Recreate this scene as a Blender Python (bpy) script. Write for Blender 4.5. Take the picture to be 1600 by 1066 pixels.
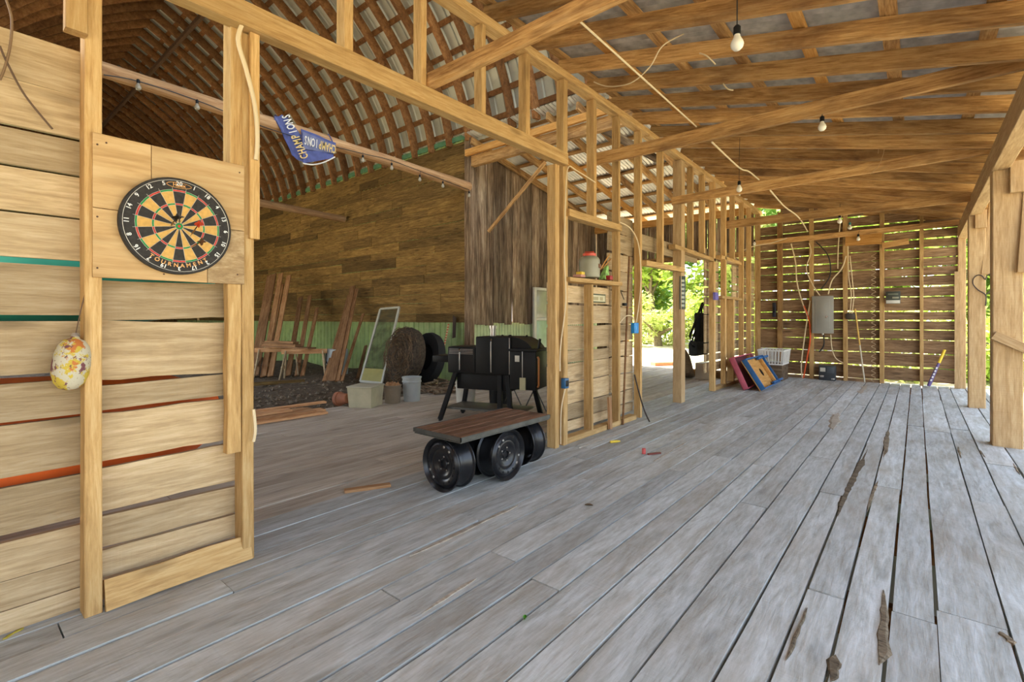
import bpy, bmesh, math, random
from mathutils import Vector, Matrix, Quaternion, Euler
for o in list(bpy.data.objects):
    bpy.data.objects.remove(o)
SC = bpy.context.scene
COL = SC.collection
# ------------------------------------------------------------------ camera
cam_d = bpy.data.cameras.new('camera'); cam_d.sensor_width = 36.0
cam_d.lens = 760.0/1600.0*36.0
cam_d.shift_y = -36.0/1600.0
cam_d.clip_start = 0.05; cam_d.clip_end = 500
cam = bpy.data.objects.new('camera', cam_d); COL.objects.link(cam)
cam.location = (0, 0, 1.28); cam.rotation_euler = (math.radians(90), 0, math.radians(39.79))
SC.camera = cam
# ------------------------------------------------------------------ world, sun, exposure
w = bpy.data.worlds.new('sky'); SC.world = w; w.use_nodes = True
nt = w.node_tree; bg = nt.nodes['Background']
sky = nt.nodes.new('ShaderNodeTexSky'); sky.sky_type = 'NISHITA'; sky.sun_disc = False
sky.sun_elevation = math.radians(58); sky.sun_rotation = math.radians(260)
sky.air_density = 1.0; sky.dust_density = 3.0; sky.ozone_density = 1.0
hz = nt.nodes.new('ShaderNodeMixRGB'); hz.inputs[0].default_value = 0.55; hz.inputs[2].default_value = (1.55, 1.55, 1.52, 1)   # summer haze over the whole sky
nt.links.new(sky.outputs[0], hz.inputs[1]); nt.links.new(hz.outputs[0], bg.inputs[0]); bg.inputs[1].default_value = 0.42
sun_d = bpy.data.lights.new('sun', 'SUN'); sun_d.energy = 8.0; sun_d.angle = math.radians(0.6); sun_d.color = (1.0, 0.93, 0.80)
sun = bpy.data.objects.new('sun', sun_d); COL.objects.link(sun)
sun.rotation_euler = Vector((0.50, 0.10, -0.86)).to_track_quat('-Z', 'Y').to_euler()
sun.location = (0, -20, 30)
SC.view_settings.view_transform = 'Standard'; SC.view_settings.look = 'None'
SC.view_settings.gamma = 1.0; SC.view_settings.use_curve_mapping = False
SC.view_settings.exposure = 1.9
SC.cycles.max_bounces = 8; SC.cycles.diffuse_bounces = 5; SC.cycles.transparent_max_bounces = 8
# ------------------------------------------------------------------ helpers
RN = random.Random(7)
WM = {}
def wm(o): return WM.get(o.name, Matrix.Identity(4))
def link(name, data, parent=None, M=None):
    o = bpy.data.objects.new(name, data); COL.objects.link(o)
    M = M or Matrix.Identity(4); WM[o.name] = M
    if parent is not None:
        o.parent = parent; o.matrix_basis = wm(parent).inverted() @ M
    else: o.matrix_basis = M
    return o
def empty(name, loc=(0, 0, 0), rz=0.0, label=None, cat=None, group=None, kind=None, M=None):
    o = link(name, None, None, M or (Matrix.Translation(loc) @ Matrix.Rotation(rz, 4, 'Z')))
    o.empty_display_size = 0.1
    return tag(o, label, cat, group, kind)
def tag(o, label=None, cat=None, group=None, kind=None):
    if label: o['label'] = label
    if cat: o['category'] = cat
    if group: o['group'] = group
    if kind: o['kind'] = kind
    return o
def struct(name, label=None): return empty(name, kind='structure', label=label)
def mesh(name, V, F, mat=None, smooth=False, mats=None, mi=None):
    m = bpy.data.meshes.new(name); m.from_pydata([tuple(v) for v in V], [], F)
    for x in (mats or ([mat] if mat else [])): m.materials.append(x)
    if mi: m.polygons.foreach_set('material_index', mi)
    if smooth: m.polygons.foreach_set('use_smooth', [True]*len(F))
    m.update(); return m
def frame(p0, p1, n):
    p0, p1, n = Vector(p0), Vector(p1), Vector(n)
    x = (p1-p0).normalized(); z = (n-x*n.dot(x))
    if z.length < 1e-5: z = Vector((1, 0, 0))-x*x.x
    z.normalize(); y = z.cross(x); c = (p0+p1)/2
    return Matrix(((x.x, y.x, z.x, c.x), (x.y, y.y, z.y, c.y), (x.z, y.z, z.z, c.z), (0, 0, 0, 1)))
def bar_mesh(L, w, t, seg=1, wob=0.0, cham=0.0, rnd=None, tap=0.0, bow=0.0, skew=0.0):
    """a timber: length on local X, width on Y, thickness on Z"""
    r = rnd or RN; V = []; F = []
    for i in range(seg+1):
        f = i/seg; x = -L/2+L*f
        k = 1-tap*f
        a = w/2*k; b = t/2
        la = -a+r.uniform(-wob, wob)*w; ra = a+r.uniform(-wob, wob)*w
        bz = bow*math.sin(math.pi*f)
        s0 = (skew*(1 if i == 0 else -1)*r.uniform(-1, 1)) if i in (0, seg) else 0
        if cham > 0:
            c = cham
            ring = [(la+c, -b), (ra-c, -b), (ra, -b+c), (ra, b-c), (ra-c, b), (la+c, b), (la, b-c), (la, -b+c)]
        else: ring = [(la, -b), (ra, -b), (ra, b), (la, b)]
        V += [(x+s0*(y/w), y+bz*0, z+bz) for y, z in ring]
    n = 8 if cham > 0 else 4
    for i in range(seg):
        for j in range(n):
            k = (j+1) % n
            F.append((i*n+j, (i+1)*n+j, (i+1)*n+k, i*n+k))
    F.append(tuple(range(n))); F.append(tuple(range((seg+1)*n-1, seg*n-1, -1)))
    return V, F
def bar(name, p0, p1, w, t, n, mat, parent=None, seg=1, wob=0.0, cham=0.0, tap=0.0, bow=0.0, skew=0.0):
    L = (Vector(p1)-Vector(p0)).length
    V, F = bar_mesh(L, w, t, seg, wob, cham, None, tap, bow, skew)
    return link(name, mesh(name, V, F, mat), parent, frame(p0, p1, n))
class MB:
    """collects simple solids into one part mesh (world or local coordinates)"""
    def __init__(s): s.V = []; s.F = []; s.S = []
    def add(s, V, F, M=None, smooth=False):
        b = len(s.V); s.V += [(M @ Vector(v)) if M else Vector(v) for v in V]
        s.F += [tuple(b+i for i in f) for f in F]; s.S += [smooth]*len(F); return s
    def box(s, x0, x1, y0, y1, z0, z1, M=None):
        V = [(x0, y0, z0), (x1, y0, z0), (x1, y1, z0), (x0, y1, z0), (x0, y0, z1), (x1, y0, z1), (x1, y1, z1), (x0, y1, z1)]
        return s.add(V, [(3, 2, 1, 0), (4, 5, 6, 7), (0, 1, 5, 4), (1, 2, 6, 5), (2, 3, 7, 6), (3, 0, 4, 7)], M)
    def rbox(s, x0, x1, y0, y1, z0, z1, r=0.01, M=None):
        bm = bmesh.new(); bmesh.ops.create_cube(bm, size=1)
        for v in bm.verts: v.co = Vector(((x0+x1)/2+v.co.x*(x1-x0), (y0+y1)/2+v.co.y*(y1-y0), (z0+z1)/2+v.co.z*(z1-z0)))
        bmesh.ops.bevel(bm, geom=bm.edges[:], offset=r, segments=2, affect='EDGES', profile=0.5)
        bm.verts.index_update()
        s.add([v.co.copy() for v in bm.verts], [[v.index for v in f.verts] for f in bm.faces], M); bm.free(); return s
    def beam(s, p0, p1, w, t, n=(0, 0, 1), cham=0.0, tap=0.0):
        V, F = bar_mesh((Vector(p1)-Vector(p0)).length, w, t, 1, 0, cham, None, tap)
        return s.add(V, F, frame(p0, p1, n))
    def tube(s, pts, r, n=8, closed=False, cap=True):
        pts = [Vector(p) for p in pts]; N = len(pts); V = []; F = []; up = None
        for i, p in enumerate(pts):
            a = pts[i-1] if (i > 0 or closed) else p; b = pts[(i+1) % N] if (i < N-1 or closed) else p
            t = (b-a).normalized()
            if up is None: up = Vector((0, 0, 1)) if abs(t.z) < 0.9 else Vector((1, 0, 0))
            u = (up-t*up.dot(t)).normalized(); up = u; v = t.cross(u)
            rr = r[i] if isinstance(r, (list, tuple)) else r
            V += [p+(u*math.cos(2*math.pi*k/n)+v*math.sin(2*math.pi*k/n))*rr for k in range(n)]
        for i in range(N if closed else N-1):
            j = (i+1) % N
            F += [(i*n+k, i*n+(k+1) % n, j*n+(k+1) % n, j*n+k) for k in range(n)]
        if cap and not closed: F += [tuple(range(n-1, -1, -1)), tuple(range((N-1)*n, N*n))]
        return s.add(V, F, None, True)
    def lathe(s, prof, n=24, M=None, cap=True):
        V = []; F = []
        for r, z in prof: V += [(r*math.cos(2*math.pi*k/n), r*math.sin(2*math.pi*k/n), z) for k in range(n)]
        for i in range(len(prof)-1):
            F += [(i*n+k, i*n+(k+1) % n, (i+1)*n+(k+1) % n, (i+1)*n+k) for k in range(n)]
        if cap:
            if prof[0][0] > 1e-4: F.append(tuple(range(n-1, -1, -1)))
            if prof[-1][0] > 1e-4: F.append(tuple(range((len(prof)-1)*n, len(prof)*n)))
        return s.add(V, F, M, True)
    def build(s, name, mat, parent=None, M=None):
        """M: world matrix of the part; vertices are local to it (defaults to the parent's frame)"""
        m = mesh(name, s.V, s.F, mat); m.polygons.foreach_set('use_smooth', s.S); m.update()
        try: m.set_sharp_from_angle(angle=math.radians(38))
        except Exception: pass
        if M is None: M = wm(parent) if parent is not None else Matrix.Identity(4)
        return link(name, m, parent, M)
    def thing(s, name, mat, label, cat, group=None, kind=None):
        """one-mesh thing from world coordinates: origin moved to its base"""
        lo = Vector([min(v[i] for v in s.V) for i in range(3)]); hi = Vector([max(v[i] for v in s.V) for i in range(3)])
        c = Vector(((lo.x+hi.x)/2, (lo.y+hi.y)/2, lo.z))
        s.V = [v-c for v in s.V]
        return tag(s.build(name, mat, None, Matrix.Translation(c)), label, cat, group, kind)
def smooth_path(P, n=8):
    """Catmull-Rom through the points"""
    P = [Vector(p) for p in P]; out = []
    for i in range(len(P)-1):
        a = P[max(i-1, 0)]; b = P[i]; c = P[i+1]; d = P[min(i+2, len(P)-1)]
        for k in range(n):
            t = k/n
            out.append(0.5*((2*b)+(c-a)*t+(2*a-5*b+4*c-d)*t*t+(3*b-a-3*c+d)*t**3))
    return out+[P[-1]]
# ------------------------------------------------------------------ materials
def new_mat(name):
    m = bpy.data.materials.new(name); m.use_nodes = True
    return m, m.node_tree.nodes, m.node_tree.links, m.node_tree.nodes['Principled BSDF']
def N(ns, t, **k):
    n = ns.new(t)
    for a, v in k.items(): setattr(n, a, v)
    return n
def ramp(ns, stops):
    r = ns.new('ShaderNodeValToRGB'); e = r.color_ramp.elements
    while len(e) < len(stops): e.new(0.5)
    for q, (p, c) in zip(e, stops): q.position = p; q.color = (*c, 1)
    return r
def plain(name, col, rough=0.5, metal=0.0, var=0.10, scale=6.0, bump=0.0, trans=0.0, emit=None, spec=0.5):
    m, ns, ln, b = new_mat(name)
    tc = N(ns, 'ShaderNodeTexCoord'); nz = N(ns, 'ShaderNodeTexNoise'); nz.inputs['Scale'].default_value = scale; nz.inputs['Detail'].default_value = 5
    ln.new(tc.outputs['Object'], nz.inputs['Vector'])
    r = ramp(ns, [(0.3, tuple(c*(1-var) for c in col)), (0.7, tuple(min(1, c*(1+var)) for c in col))])
    ln.new(nz.outputs['Fac'], r.inputs[0]); ln.new(r.outputs[0], b.inputs['Base Color'])
    b.inputs['Roughness'].default_value = rough; b.inputs['Metallic'].default_value = metal
    b.inputs['Specular IOR Level'].default_value = spec
    if trans: b.inputs['Transmission Weight'].default_value = trans
    if bump:
        bp = N(ns, 'ShaderNodeBump'); bp.inputs['Strength'].default_value = bump; bp.inputs['Distance'].default_value = 0.01
        ln.new(nz.outputs['Fac'], bp.inputs['Height']); ln.new(bp.outputs[0], b.inputs['Normal'])
    return m
def wood(name, c0, c1, c2, grain=(2.0, 24, 24), stain=0.35, stain_col=None, knots=0.6, rnd=0.30, rough=0.78, bump=0.35, saw=0.0):
    """c0 dark streak, c1 body, c2 pale; grain runs along the piece's own X"""
    m, ns, ln, b = new_mat(name)
    tc = N(ns, 'ShaderNodeTexCoord'); oi = N(ns, 'ShaderNodeObjectInfo')
    mul = N(ns, 'ShaderNodeMath', operation='MULTIPLY'); mul.inputs[1].default_value = 61.7
    ln.new(oi.outputs['Random'], mul.inputs[0])
    add = N(ns, 'ShaderNodeVectorMath', operation='ADD'); ln.new(tc.outputs['Object'], add.inputs[0])
    cmb = N(ns, 'ShaderNodeCombineXYZ')
    for i in range(3): ln.new(mul.outputs[0], cmb.inputs[i])
    ln.new(cmb.outputs[0], add.inputs[1])
    def noise(sc, detail, dist, rgh=0.55):
        mp = N(ns, 'ShaderNodeMapping'); mp.inputs['Scale'].default_value = sc
        ln.new(add.outputs[0], mp.inputs[0])
        z = N(ns, 'ShaderNodeTexNoise'); z.inputs['Scale'].default_value = 1.0; z.inputs['Detail'].default_value = detail
        z.inputs['Distortion'].default_value = dist; z.inputs['Roughness'].default_value = rgh
        ln.new(mp.outputs[0], z.inputs['Vector']); return z
    g1 = noise(grain, 6, 0.8, 0.68); g2 = noise((grain[0]*3.2, grain[1]*3.4, grain[2]*3.4), 4, 0.3, 0.7); s = noise((1.3, 4.2, 4.2), 5, 0.5, 0.62)
    g = N(ns, 'ShaderNodeMixRGB'); g.inputs[0].default_value = 0.42; ln.new(g1.outputs['Fac'], g.inputs[1]); ln.new(g2.outputs['Fac'], g.inputs[2])
    r = ramp(ns, [(0.37, c0), (0.50, c1), (0.63, c2)]); ln.new(g.outputs[0], r.inputs[0])
    sr = ramp(ns, [(0.46, (0, 0, 0)), (0.72, (1, 1, 1))]); ln.new(s.outputs['Fac'], sr.inputs[0])
    sm = N(ns, 'ShaderNodeMath', operation='MULTIPLY'); sm.inputs[1].default_value = stain; ln.new(sr.outputs[0], sm.inputs[0])
    mx = N(ns, 'ShaderNodeMixRGB'); ln.new(sm.outputs[0], mx.inputs[0]); ln.new(r.outputs[0], mx.inputs[1])
    mx.inputs[2].default_value = (*(stain_col or tuple(c*0.45 for c in c1)), 1)
    last = mx.outputs[0]
    if knots:
        mp = N(ns, 'ShaderNodeMapping'); mp.inputs['Scale'].default_value = (1.7, 6.0, 6.0); ln.new(add.outputs[0], mp.inputs[0])
        v = N(ns, 'ShaderNodeTexVoronoi'); v.inputs['Scale'].default_value = 1.0; ln.new(mp.outputs[0], v.inputs['Vector'])
        kr = ramp(ns, [(0.08, (knots,)*3), (0.19, (0, 0, 0))]); ln.new(v.outputs['Distance'], kr.inputs[0])
        m2 = N(ns, 'ShaderNodeMixRGB'); ln.new(kr.outputs[0], m2.inputs[0]); ln.new(last, m2.inputs[1])
        m2.inputs[2].default_value = (*(c*0.5 for c in c0), 1); last = m2.outputs[0]
    hv = N(ns, 'ShaderNodeHueSaturation')
    mr = N(ns, 'ShaderNodeMapRange'); mr.inputs['To Min'].default_value = 1-rnd; mr.inputs['To Max'].default_value = 1+rnd
    ln.new(oi.outputs['Random'], mr.inputs['Value']); ln.new(mr.outputs[0], hv.inputs['Value'])
    ln.new(last, hv.inputs['Color']); ln.new(hv.outputs[0], b.inputs['Base Color'])
    b.inputs['Roughness'].default_value = rough; b.inputs['Specular IOR Level'].default_value = 0.25
    h = g.outputs[0]
    if saw:
        sw = noise((70, 2, 2), 1, 0.0); ad = N(ns, 'ShaderNodeMath', operation='MULTIPLY_ADD'); ad.inputs[1].default_value = saw
        ln.new(sw.outputs['Fac'], ad.inputs[0]); ln.new(h, ad.inputs[2]); h = ad.outputs[0]
    bp = N(ns, 'ShaderNodeBump'); bp.inputs['Strength'].default_value = bump; bp.inputs['Distance'].default_value = 0.012
    ln.new(h, bp.inputs['Height']); ln.new(bp.outputs[0], b.inputs['Normal'])
    return m
W_SIDE = wood('sawn_siding_wood', (0.33, 0.225, 0.115), (0.46, 0.33, 0.18), (0.57, 0.435, 0.265), stain=0.35, saw=0.35)
W_STUD = wood('sawn_stud_wood', (0.37, 0.21, 0.075), (0.53, 0.325, 0.125), (0.64, 0.435, 0.2), stain=0.25, knots=0.5, saw=0.3, rnd=0.2)
W_RAFT = wood('rafter_wood', (0.26, 0.125, 0.04), (0.5, 0.28, 0.1), (0.64, 0.41, 0.18), stain=0.85, stain_col=(0.12, 0.055, 0.025), knots=0.4, saw=0.3)
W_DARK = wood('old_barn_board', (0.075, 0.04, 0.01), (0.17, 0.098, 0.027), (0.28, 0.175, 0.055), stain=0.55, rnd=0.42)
W_RIB = wood('old_rib_wood', (0.12, 0.05, 0.016), (0.23, 0.1, 0.033), (0.32, 0.16, 0.06), grain=(6, 6, 6), stain=0.4, knots=0)
W_VERT = wood('weathered_vertical_board', (0.055, 0.032, 0.016), (0.2, 0.13, 0.075), (0.37, 0.28, 0.18), grain=(0.7, 9, 9), stain=0.7, stain_col=(0.04, 0.025, 0.015), knots=0.3, rnd=0.35)
W_FLOOR = wood('weathered_floor_plank', (0.32, 0.315, 0.28), (0.445, 0.455, 0.43), (0.57, 0.585, 0.57), grain=(2.2, 15, 15), stain=0.6, stain_col=(0.30, 0.25, 0.18), knots=0.35, rnd=0.14, rough=0.72, bump=0.45, saw=0.25)
W_FLOOR2 = wood('indoor_floor_plank', (0.28, 0.23, 0.175), (0.42, 0.36, 0.28), (0.54, 0.475, 0.385), grain=(0.9, 13, 13), stain=0.35, stain_col=(0.20, 0.14, 0.08), knots=0.35, rnd=0.16, rough=0.75, bump=0.4)
W_SLAT = wood('gapped_wall_board', (0.12, 0.066, 0.03), (0.27, 0.165, 0.085), (0.42, 0.28, 0.155), stain=0.6, stain_col=(0.08, 0.04, 0.02), knots=0.6, rnd=0.22)
W_POST = wood('hewn_post_wood', (0.38, 0.235, 0.105), (0.5, 0.33, 0.16), (0.61, 0.435, 0.235), stain=0.4, stain_col=(0.28, 0.17, 0.09), knots=0.3, rnd=0.1, saw=0.5)
W_ORANGE = wood('fresh_pine_wood', (0.42, 0.19, 0.045), (0.60, 0.30, 0.08), (0.70, 0.41, 0.14), stain=0.15, knots=0.3, rnd=0.15)
W_LUMBER = wood('stacked_lumber_wood', (0.30, 0.13, 0.05), (0.48, 0.25, 0.11), (0.62, 0.38, 0.19), stain=0.3, knots=0.3, rnd=0.35)
W_BARK = wood('bark_edge', (0.07, 0.05, 0.03), (0.18, 0.135, 0.085), (0.33, 0.26, 0.17), grain=(8, 20, 20), stain=0.3, knots=0, rough=0.9, bump=0.9)
W_LOG = wood('debarked_pole_wood', (0.26, 0.12, 0.05), (0.46, 0.26, 0.12), (0.60, 0.38, 0.19), grain=(1.0, 14, 14), stain=0.3, knots=0.3)
M_ROOF = plain('pale_roof_sheet', (0.46, 0.45, 0.37), 0.42, 0.25, 0.12, 3)
M_ROOFG = plain('weathered_roof_sheet', (0.46, 0.44, 0.41), 0.55, 0.2, 0.30, 9)
M_SHED = plain('ground_lit_galvanised_sheet', (0.68, 0.66, 0.60), 0.4, 0.3, 0.15, 4)  # galvanised tone lightened to hold the light reflected up from the ground
M_GREEN = plain('green_painted_sheet', (0.26, 0.34, 0.11), 0.5, 0.0, 0.25, 4)
M_EAVE = plain('green_trim_metal', (0.10, 0.24, 0.13), 0.5, 0.0, 0.2, 8)
# ================================================================== FLOOR
FL = struct('floor', 'weathered plank floor of the open shed')
edges = [0.93, 0.84, 0.662, 0.46, 0.289, 0.065, -0.091, -0.251, -0.401, -0.558, -0.775, -0.951, -1.112, -1.29]
while edges[-1] > -2.72: edges.append(edges[-1]-RN.uniform(0.15, 0.20))
edges[-1] = -2.78
r2 = random.Random(11)
while edges[-1] > -6.2: edges.append(edges[-1]-r2.uniform(0.17, 0.23))
seams = {(-0.251): None}
for i in range(len(edges)-1):
    xa, xb = edges[i], edges[i+1]; xc = (xa+xb)/2
    indoor = xb < -2.8
    y = -6.2-r2.uniform(0, 1.5)
    while y < 12.15:
        L = r2.uniform(2.6, 5.0); y2 = min(y+L, 12.2)
        if 12.2-y2 < 0.7: y2 = 12.2
        gap = r2.uniform(0.006, 0.017) if not indoor else 0.006
        zt = r2.uniform(-0.004, 0.003)
        if y2 > (-6.0 if not indoor else -0.2):
            bar('floor_plank', (xc, y+0.003, zt-0.02), (xc, y2-0.003, zt-0.02), xa-xb-gap, 0.04, (0, 0, 1), W_FLOOR2 if xc < -3.1 else W_FLOOR, FL, seg=5, wob=0.016)
        y = y2
# past the barn floor's edge the planks go on only under the rear bay
x = edges[-1]
while x > -6.95:
    bar('floor_plank', (x-0.1, 6.4, -0.02), (x-0.1, 12.2, -0.02), 0.195, 0.04, (0, 0, 1), W_FLOOR2, FL, seg=3, wob=0.016); x -= 0.2
for k in range(12):
    y = -0.6+k*1.15
    bar('floor_joist', (-6.3, y, -0.15), (0.9, y, -0.15), 0.05, 0.2, (0, 0, 1), W_RIB, FL)
def patch(p0, p1, w, seed, mat=None, name='bark_patch'):
    r = random.Random(seed); p0 = Vector(p0); p1 = Vector(p1); d = p1-p0; n = max(8, int(d.length/0.05)); V = []; F = []; s = d.cross(Vector((0, 0, 1))).normalized()
    a, b_ = 0.5, 0.5
    for i in range(n+1):
        f = i/n; e = min(1, 6*f, 6*(1-f))
        a = min(1, max(0.15, a+r.uniform(-0.25, 0.25))); b_ = min(1, max(0.15, b_+r.uniform(-0.25, 0.25))); c = p0+d*f
        for q, h in ((-w*0.5*a*e, -0.006), (-w*0.3*a*e, 0.002*r.uniform(0.3, 1)), (w*0.3*b_*e, 0.002*r.uniform(0.3, 1)), (w*0.5*b_*e, -0.006)): V.append((c.x+s.x*q, c.y+s.y*q, 0.003+h))
    for i in range(n): F += [(i*4+k, i*4+k+1, (i+1)*4+k+1, (i+1)*4+k) for k in range(3)]
    link(name, mesh(name, V, F, mat or W_BARK), FL)
patch((-0.369, 5.868, 0.000), (-0.392, 3.744, 0.000), 0.085, 1); patch((-0.253, 7.024, 0.000), (-0.234, 5.586, 0.000), 0.06, 2); patch((-0.120, 2.879, 0.000), (-0.107, 2.243, 0.000), 0.075, 3); patch((-0.371, 2.486, 0.000), (-0.377, 2.053, 0.000), 0.05, 4)
patch((-0.237, 2.201, 0.000), (-0.233, 2.031, 0.000), 0.06, 5); patch((-0.235, 4.769, 0.000), (-0.253, 3.967, 0.000), 0.04, 6); patch((0.313, 6.559, 0.000), (0.310, 6.039, 0.000), 0.05, 7); patch((0.470, 6.508, 0.000), (0.481, 6.181, 0.000), 0.05, 8); patch((0.650, 6.119, 0.000), (0.646, 5.706, 0.000), 0.05, 9)
patch((0.258, 2.794, 0.000), (0.291, 2.720, 0.000), 0.05, 10); patch((-0.817, 7.873, 0.000), (-0.736, 6.621, 0.000), 0.16, 11, W_FLOOR2, 'bare_wood_patch'); patch((-0.731, 11.449, 0.000), (-0.727, 10.033, 0.000), 0.2, 12, W_FLOOR2, 'bare_wood_patch')
patch((-2.794, 0.190, 0.000), (-2.841, 0.255, 0.000), 0.05, 13, plain('yellow_floor_paint', (0.40, 0.31, 0.03), 0.7), 'paint_stain')
for k, (u0, u1, w_) in enumerate((((-1.805, 4.123, 0.000), (-1.824, 5.040, 0.000), 0.05), ((-2.558, 4.106, 0.000), (-2.518, 5.137, 0.000), 0.06), ((-1.642, 1.367, 0.000), (-1.659, 1.722, 0.000), 0.05), ((-2.091, 1.653, 0.000), (-2.091, 2.579, 0.000), 0.06))): patch(u0, u1, w_, 20+k, W_FLOOR2, 'worn_patch')
# ================================================================== GROUND
def terrain(name, x0, x1, y0, y1, nx, ny, zf, mat):
    V = []; F = []
    for j in range(ny+1):
        for i in range(nx+1):
            x = x0+(x1-x0)*i/nx; y = y0+(y1-y0)*j/ny; V.append((x, y, zf(x, y)))
    for j in range(ny):
        for i in range(nx):
            a = j*(nx+1)+i; F.append((a, a+1, a+nx+2, a+nx+1))
    return mesh(name, V, F, mat, True)
def ground_mat():
    m, ns, ln, b = new_mat('pale_dirt_and_grass')
    tc = N(ns, 'ShaderNodeTexCoord'); z = N(ns, 'ShaderNodeTexNoise'); z.inputs['Scale'].default_value = 0.35; z.inputs['Detail'].default_value = 8
    ln.new(tc.outputs['Object'], z.inputs['Vector'])
    r = ramp(ns, [(0.40, (0.50, 0.42, 0.32)), (0.55, (0.44, 0.40, 0.26)), (0.66, (0.16, 0.24, 0.06))])
    ln.new(z.outputs['Fac'], r.inputs[0]); ln.new(r.outputs[0], b.inputs['Base Color']); b.inputs['Roughness'].default_value = 0.95
    return m
GM = ground_mat()
gnd = link('ground', terrain('ground', -70, 70, -60, 80, 70, 70, lambda x, y: -0.42+(0.25*math.sin(x*0.21+1)*math.sin(y*0.17) if (y > 16 or x > 4 or x < -26) else 0), GM)); tag(gnd, kind='structure')
DM = wood('loose_dirt', (0.05, 0.036, 0.022), (0.125, 0.09, 0.055), (0.22, 0.165, 0.105), grain=(9, 9, 9), stain=0.3, knots=0, rough=1.0, bump=1.0)
def dz(x, y):
    r = 0.10*math.sin(x*1.7+y*0.9)+0.06*math.sin(y*3.1-x*2.2)+0.04*math.sin(x*5.3)*math.sin(y*4.7)
    e = min(1.0, max(0.0, (-6.15-x)/0.6))
    return -0.12+e*(0.10+0.5*r)
dirt = link('dirt_floor', terrain('dirt_floor', -24, -6.12, -0.5, 6.97, 90, 44, dz, DM)); tag(dirt, 'dark loose dirt heap filling the old barn beyond the planks', 'dirt', kind='stuff')
mb = MB(); r3 = random.Random(5)
for k in range(900):
    x = -6.3-abs(r3.gauss(0, 2.2)); y = r3.uniform(1.8, 6.6)
    if x < -13: continue
    s = r3.uniform(0.018, 0.055); z = dz(x, y)
    q = [Vector((r3.uniform(-1, 1), r3.uniform(-1, 1), 0))*s for _ in range(3)]
    V = [(s, 0, 0), (0, s*r3.uniform(0.4, 1), 0), (-s*r3.uniform(0.4, 1), 0, 0), (0, -s, 0), (0, 0, s*0.7), (0, 0, -s*0.6)]
    mb.add(V, [(0, 1, 4), (1, 2, 4), (2, 3, 4), (3, 0, 4), (1, 0, 5), (2, 1, 5), (3, 2, 5), (0, 3, 5)], Matrix.Translation((x, y, z+s*0.2)) @ Matrix.Rotation(r3.uniform(0, 6), 4, 'Z'))
tag(mb.build('rubble', wood('dirt_rubble', (0.08, 0.06, 0.04), (0.19, 0.14, 0.085), (0.36, 0.29, 0.2), grain=(9, 9, 9), knots=0), None), 'brown clods and chips strewn over the dirt heap', 'rubble', kind='stuff')

# ================================================================== PARTITION (wall_left)
WL = struct('wall_left', 'open stud partition wall with rough sawn siding')
SX = -2.77   # stud centre, studs reach from -2.72 to -2.82
def stud(y0, y1, z0, z1, name='stud', mat=None, depth=0.10, x=None, wob=0.02, lean=0.0):
    xx = SX if x is None else x; yc = (y0+y1)/2
    return bar(name, (xx, yc, z0), (xx, yc+lean, z1), y1-y0, depth, (1, 0, 0), mat or W_STUD, WL, seg=4, wob=wob, cham=0.004)
def hbar(name, y0, z0, y1, z1, h, t=0.1, x=None, mat=None, wob=0.02, seg=4, par=None):
    """horizontal member; z0, z1 are its centre heights at both ends"""
    return bar(name, (SX if x is None else x, y0, z0), (SX if x is None else x, y1, z1), h, t, (1, 0, 0), mat or W_STUD, par or WL, seg=seg, wob=wob, cham=0.004)
stud(0.426, 0.485, 0.0, 3.7, wob=0.03)
stud(1.055, 1.115, 0.0, 1.72, wob=0.03); stud(1.055, 1.115, 1.72, 2.78)
stud(1.000, 1.060, 2.05, 3.7, x=-2.775); stud(1.085, 1.135, 1.70, 2.9, name='nailed_board', x=-2.708, depth=0.024)
stud(0.985, 1.05, 0.58, 1.46, name='nailed_board', depth=0.06, x=-2.75, wob=0.06)
stud(0.36, 0.43, 2.47, 3.7, x=-2.70, depth=0.06)
stud(-0.45, -0.39, 0.0, 3.7)
stud(1.651, 1.709, 2.900, 3.680, depth=0.096, x=-2.7679, wob=0.05); stud(2.252, 2.305, 2.900, 3.680, depth=0.090, x=-2.7650, wob=0.05); stud(2.883, 2.934, 2.900, 3.680, depth=0.090, x=-2.7650, wob=0.05); stud(3.465, 3.527, 2.900, 3.680, depth=0.090, x=-2.7650, wob=0.05); stud(3.931, 3.998, 0.000, 2.790, depth=0.100, x=-2.7698, wob=0.05); stud(4.072, 4.153, 0.000, 3.680, depth=0.090, x=-2.7650, wob=0.05); stud(4.668, 4.730, 2.385, 3.680, depth=0.097, x=-2.7687, wob=0.05)
stud(5.240, 5.288, 0.000, 3.680, depth=0.090, x=-2.7652, wob=0.05); stud(4.620, 4.659, 0.000, 1.645, depth=0.101, x=-2.7704, wob=0.05); stud(5.830, 5.886, 0.000, 3.680, depth=0.090, x=-2.7650, wob=0.05); stud(6.532, 6.585, 2.030, 3.680, depth=0.090, x=-2.7650, wob=0.05); stud(7.236, 7.393, 0.000, 3.660, depth=0.132, x=-2.7862, wob=0.05, mat=W_POST); stud(7.710, 7.767, 2.360, 3.660, depth=0.091, x=-2.7655, wob=0.05); stud(8.249, 8.312, 2.360, 3.660, depth=0.090, x=-2.7650, wob=0.05)
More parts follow.
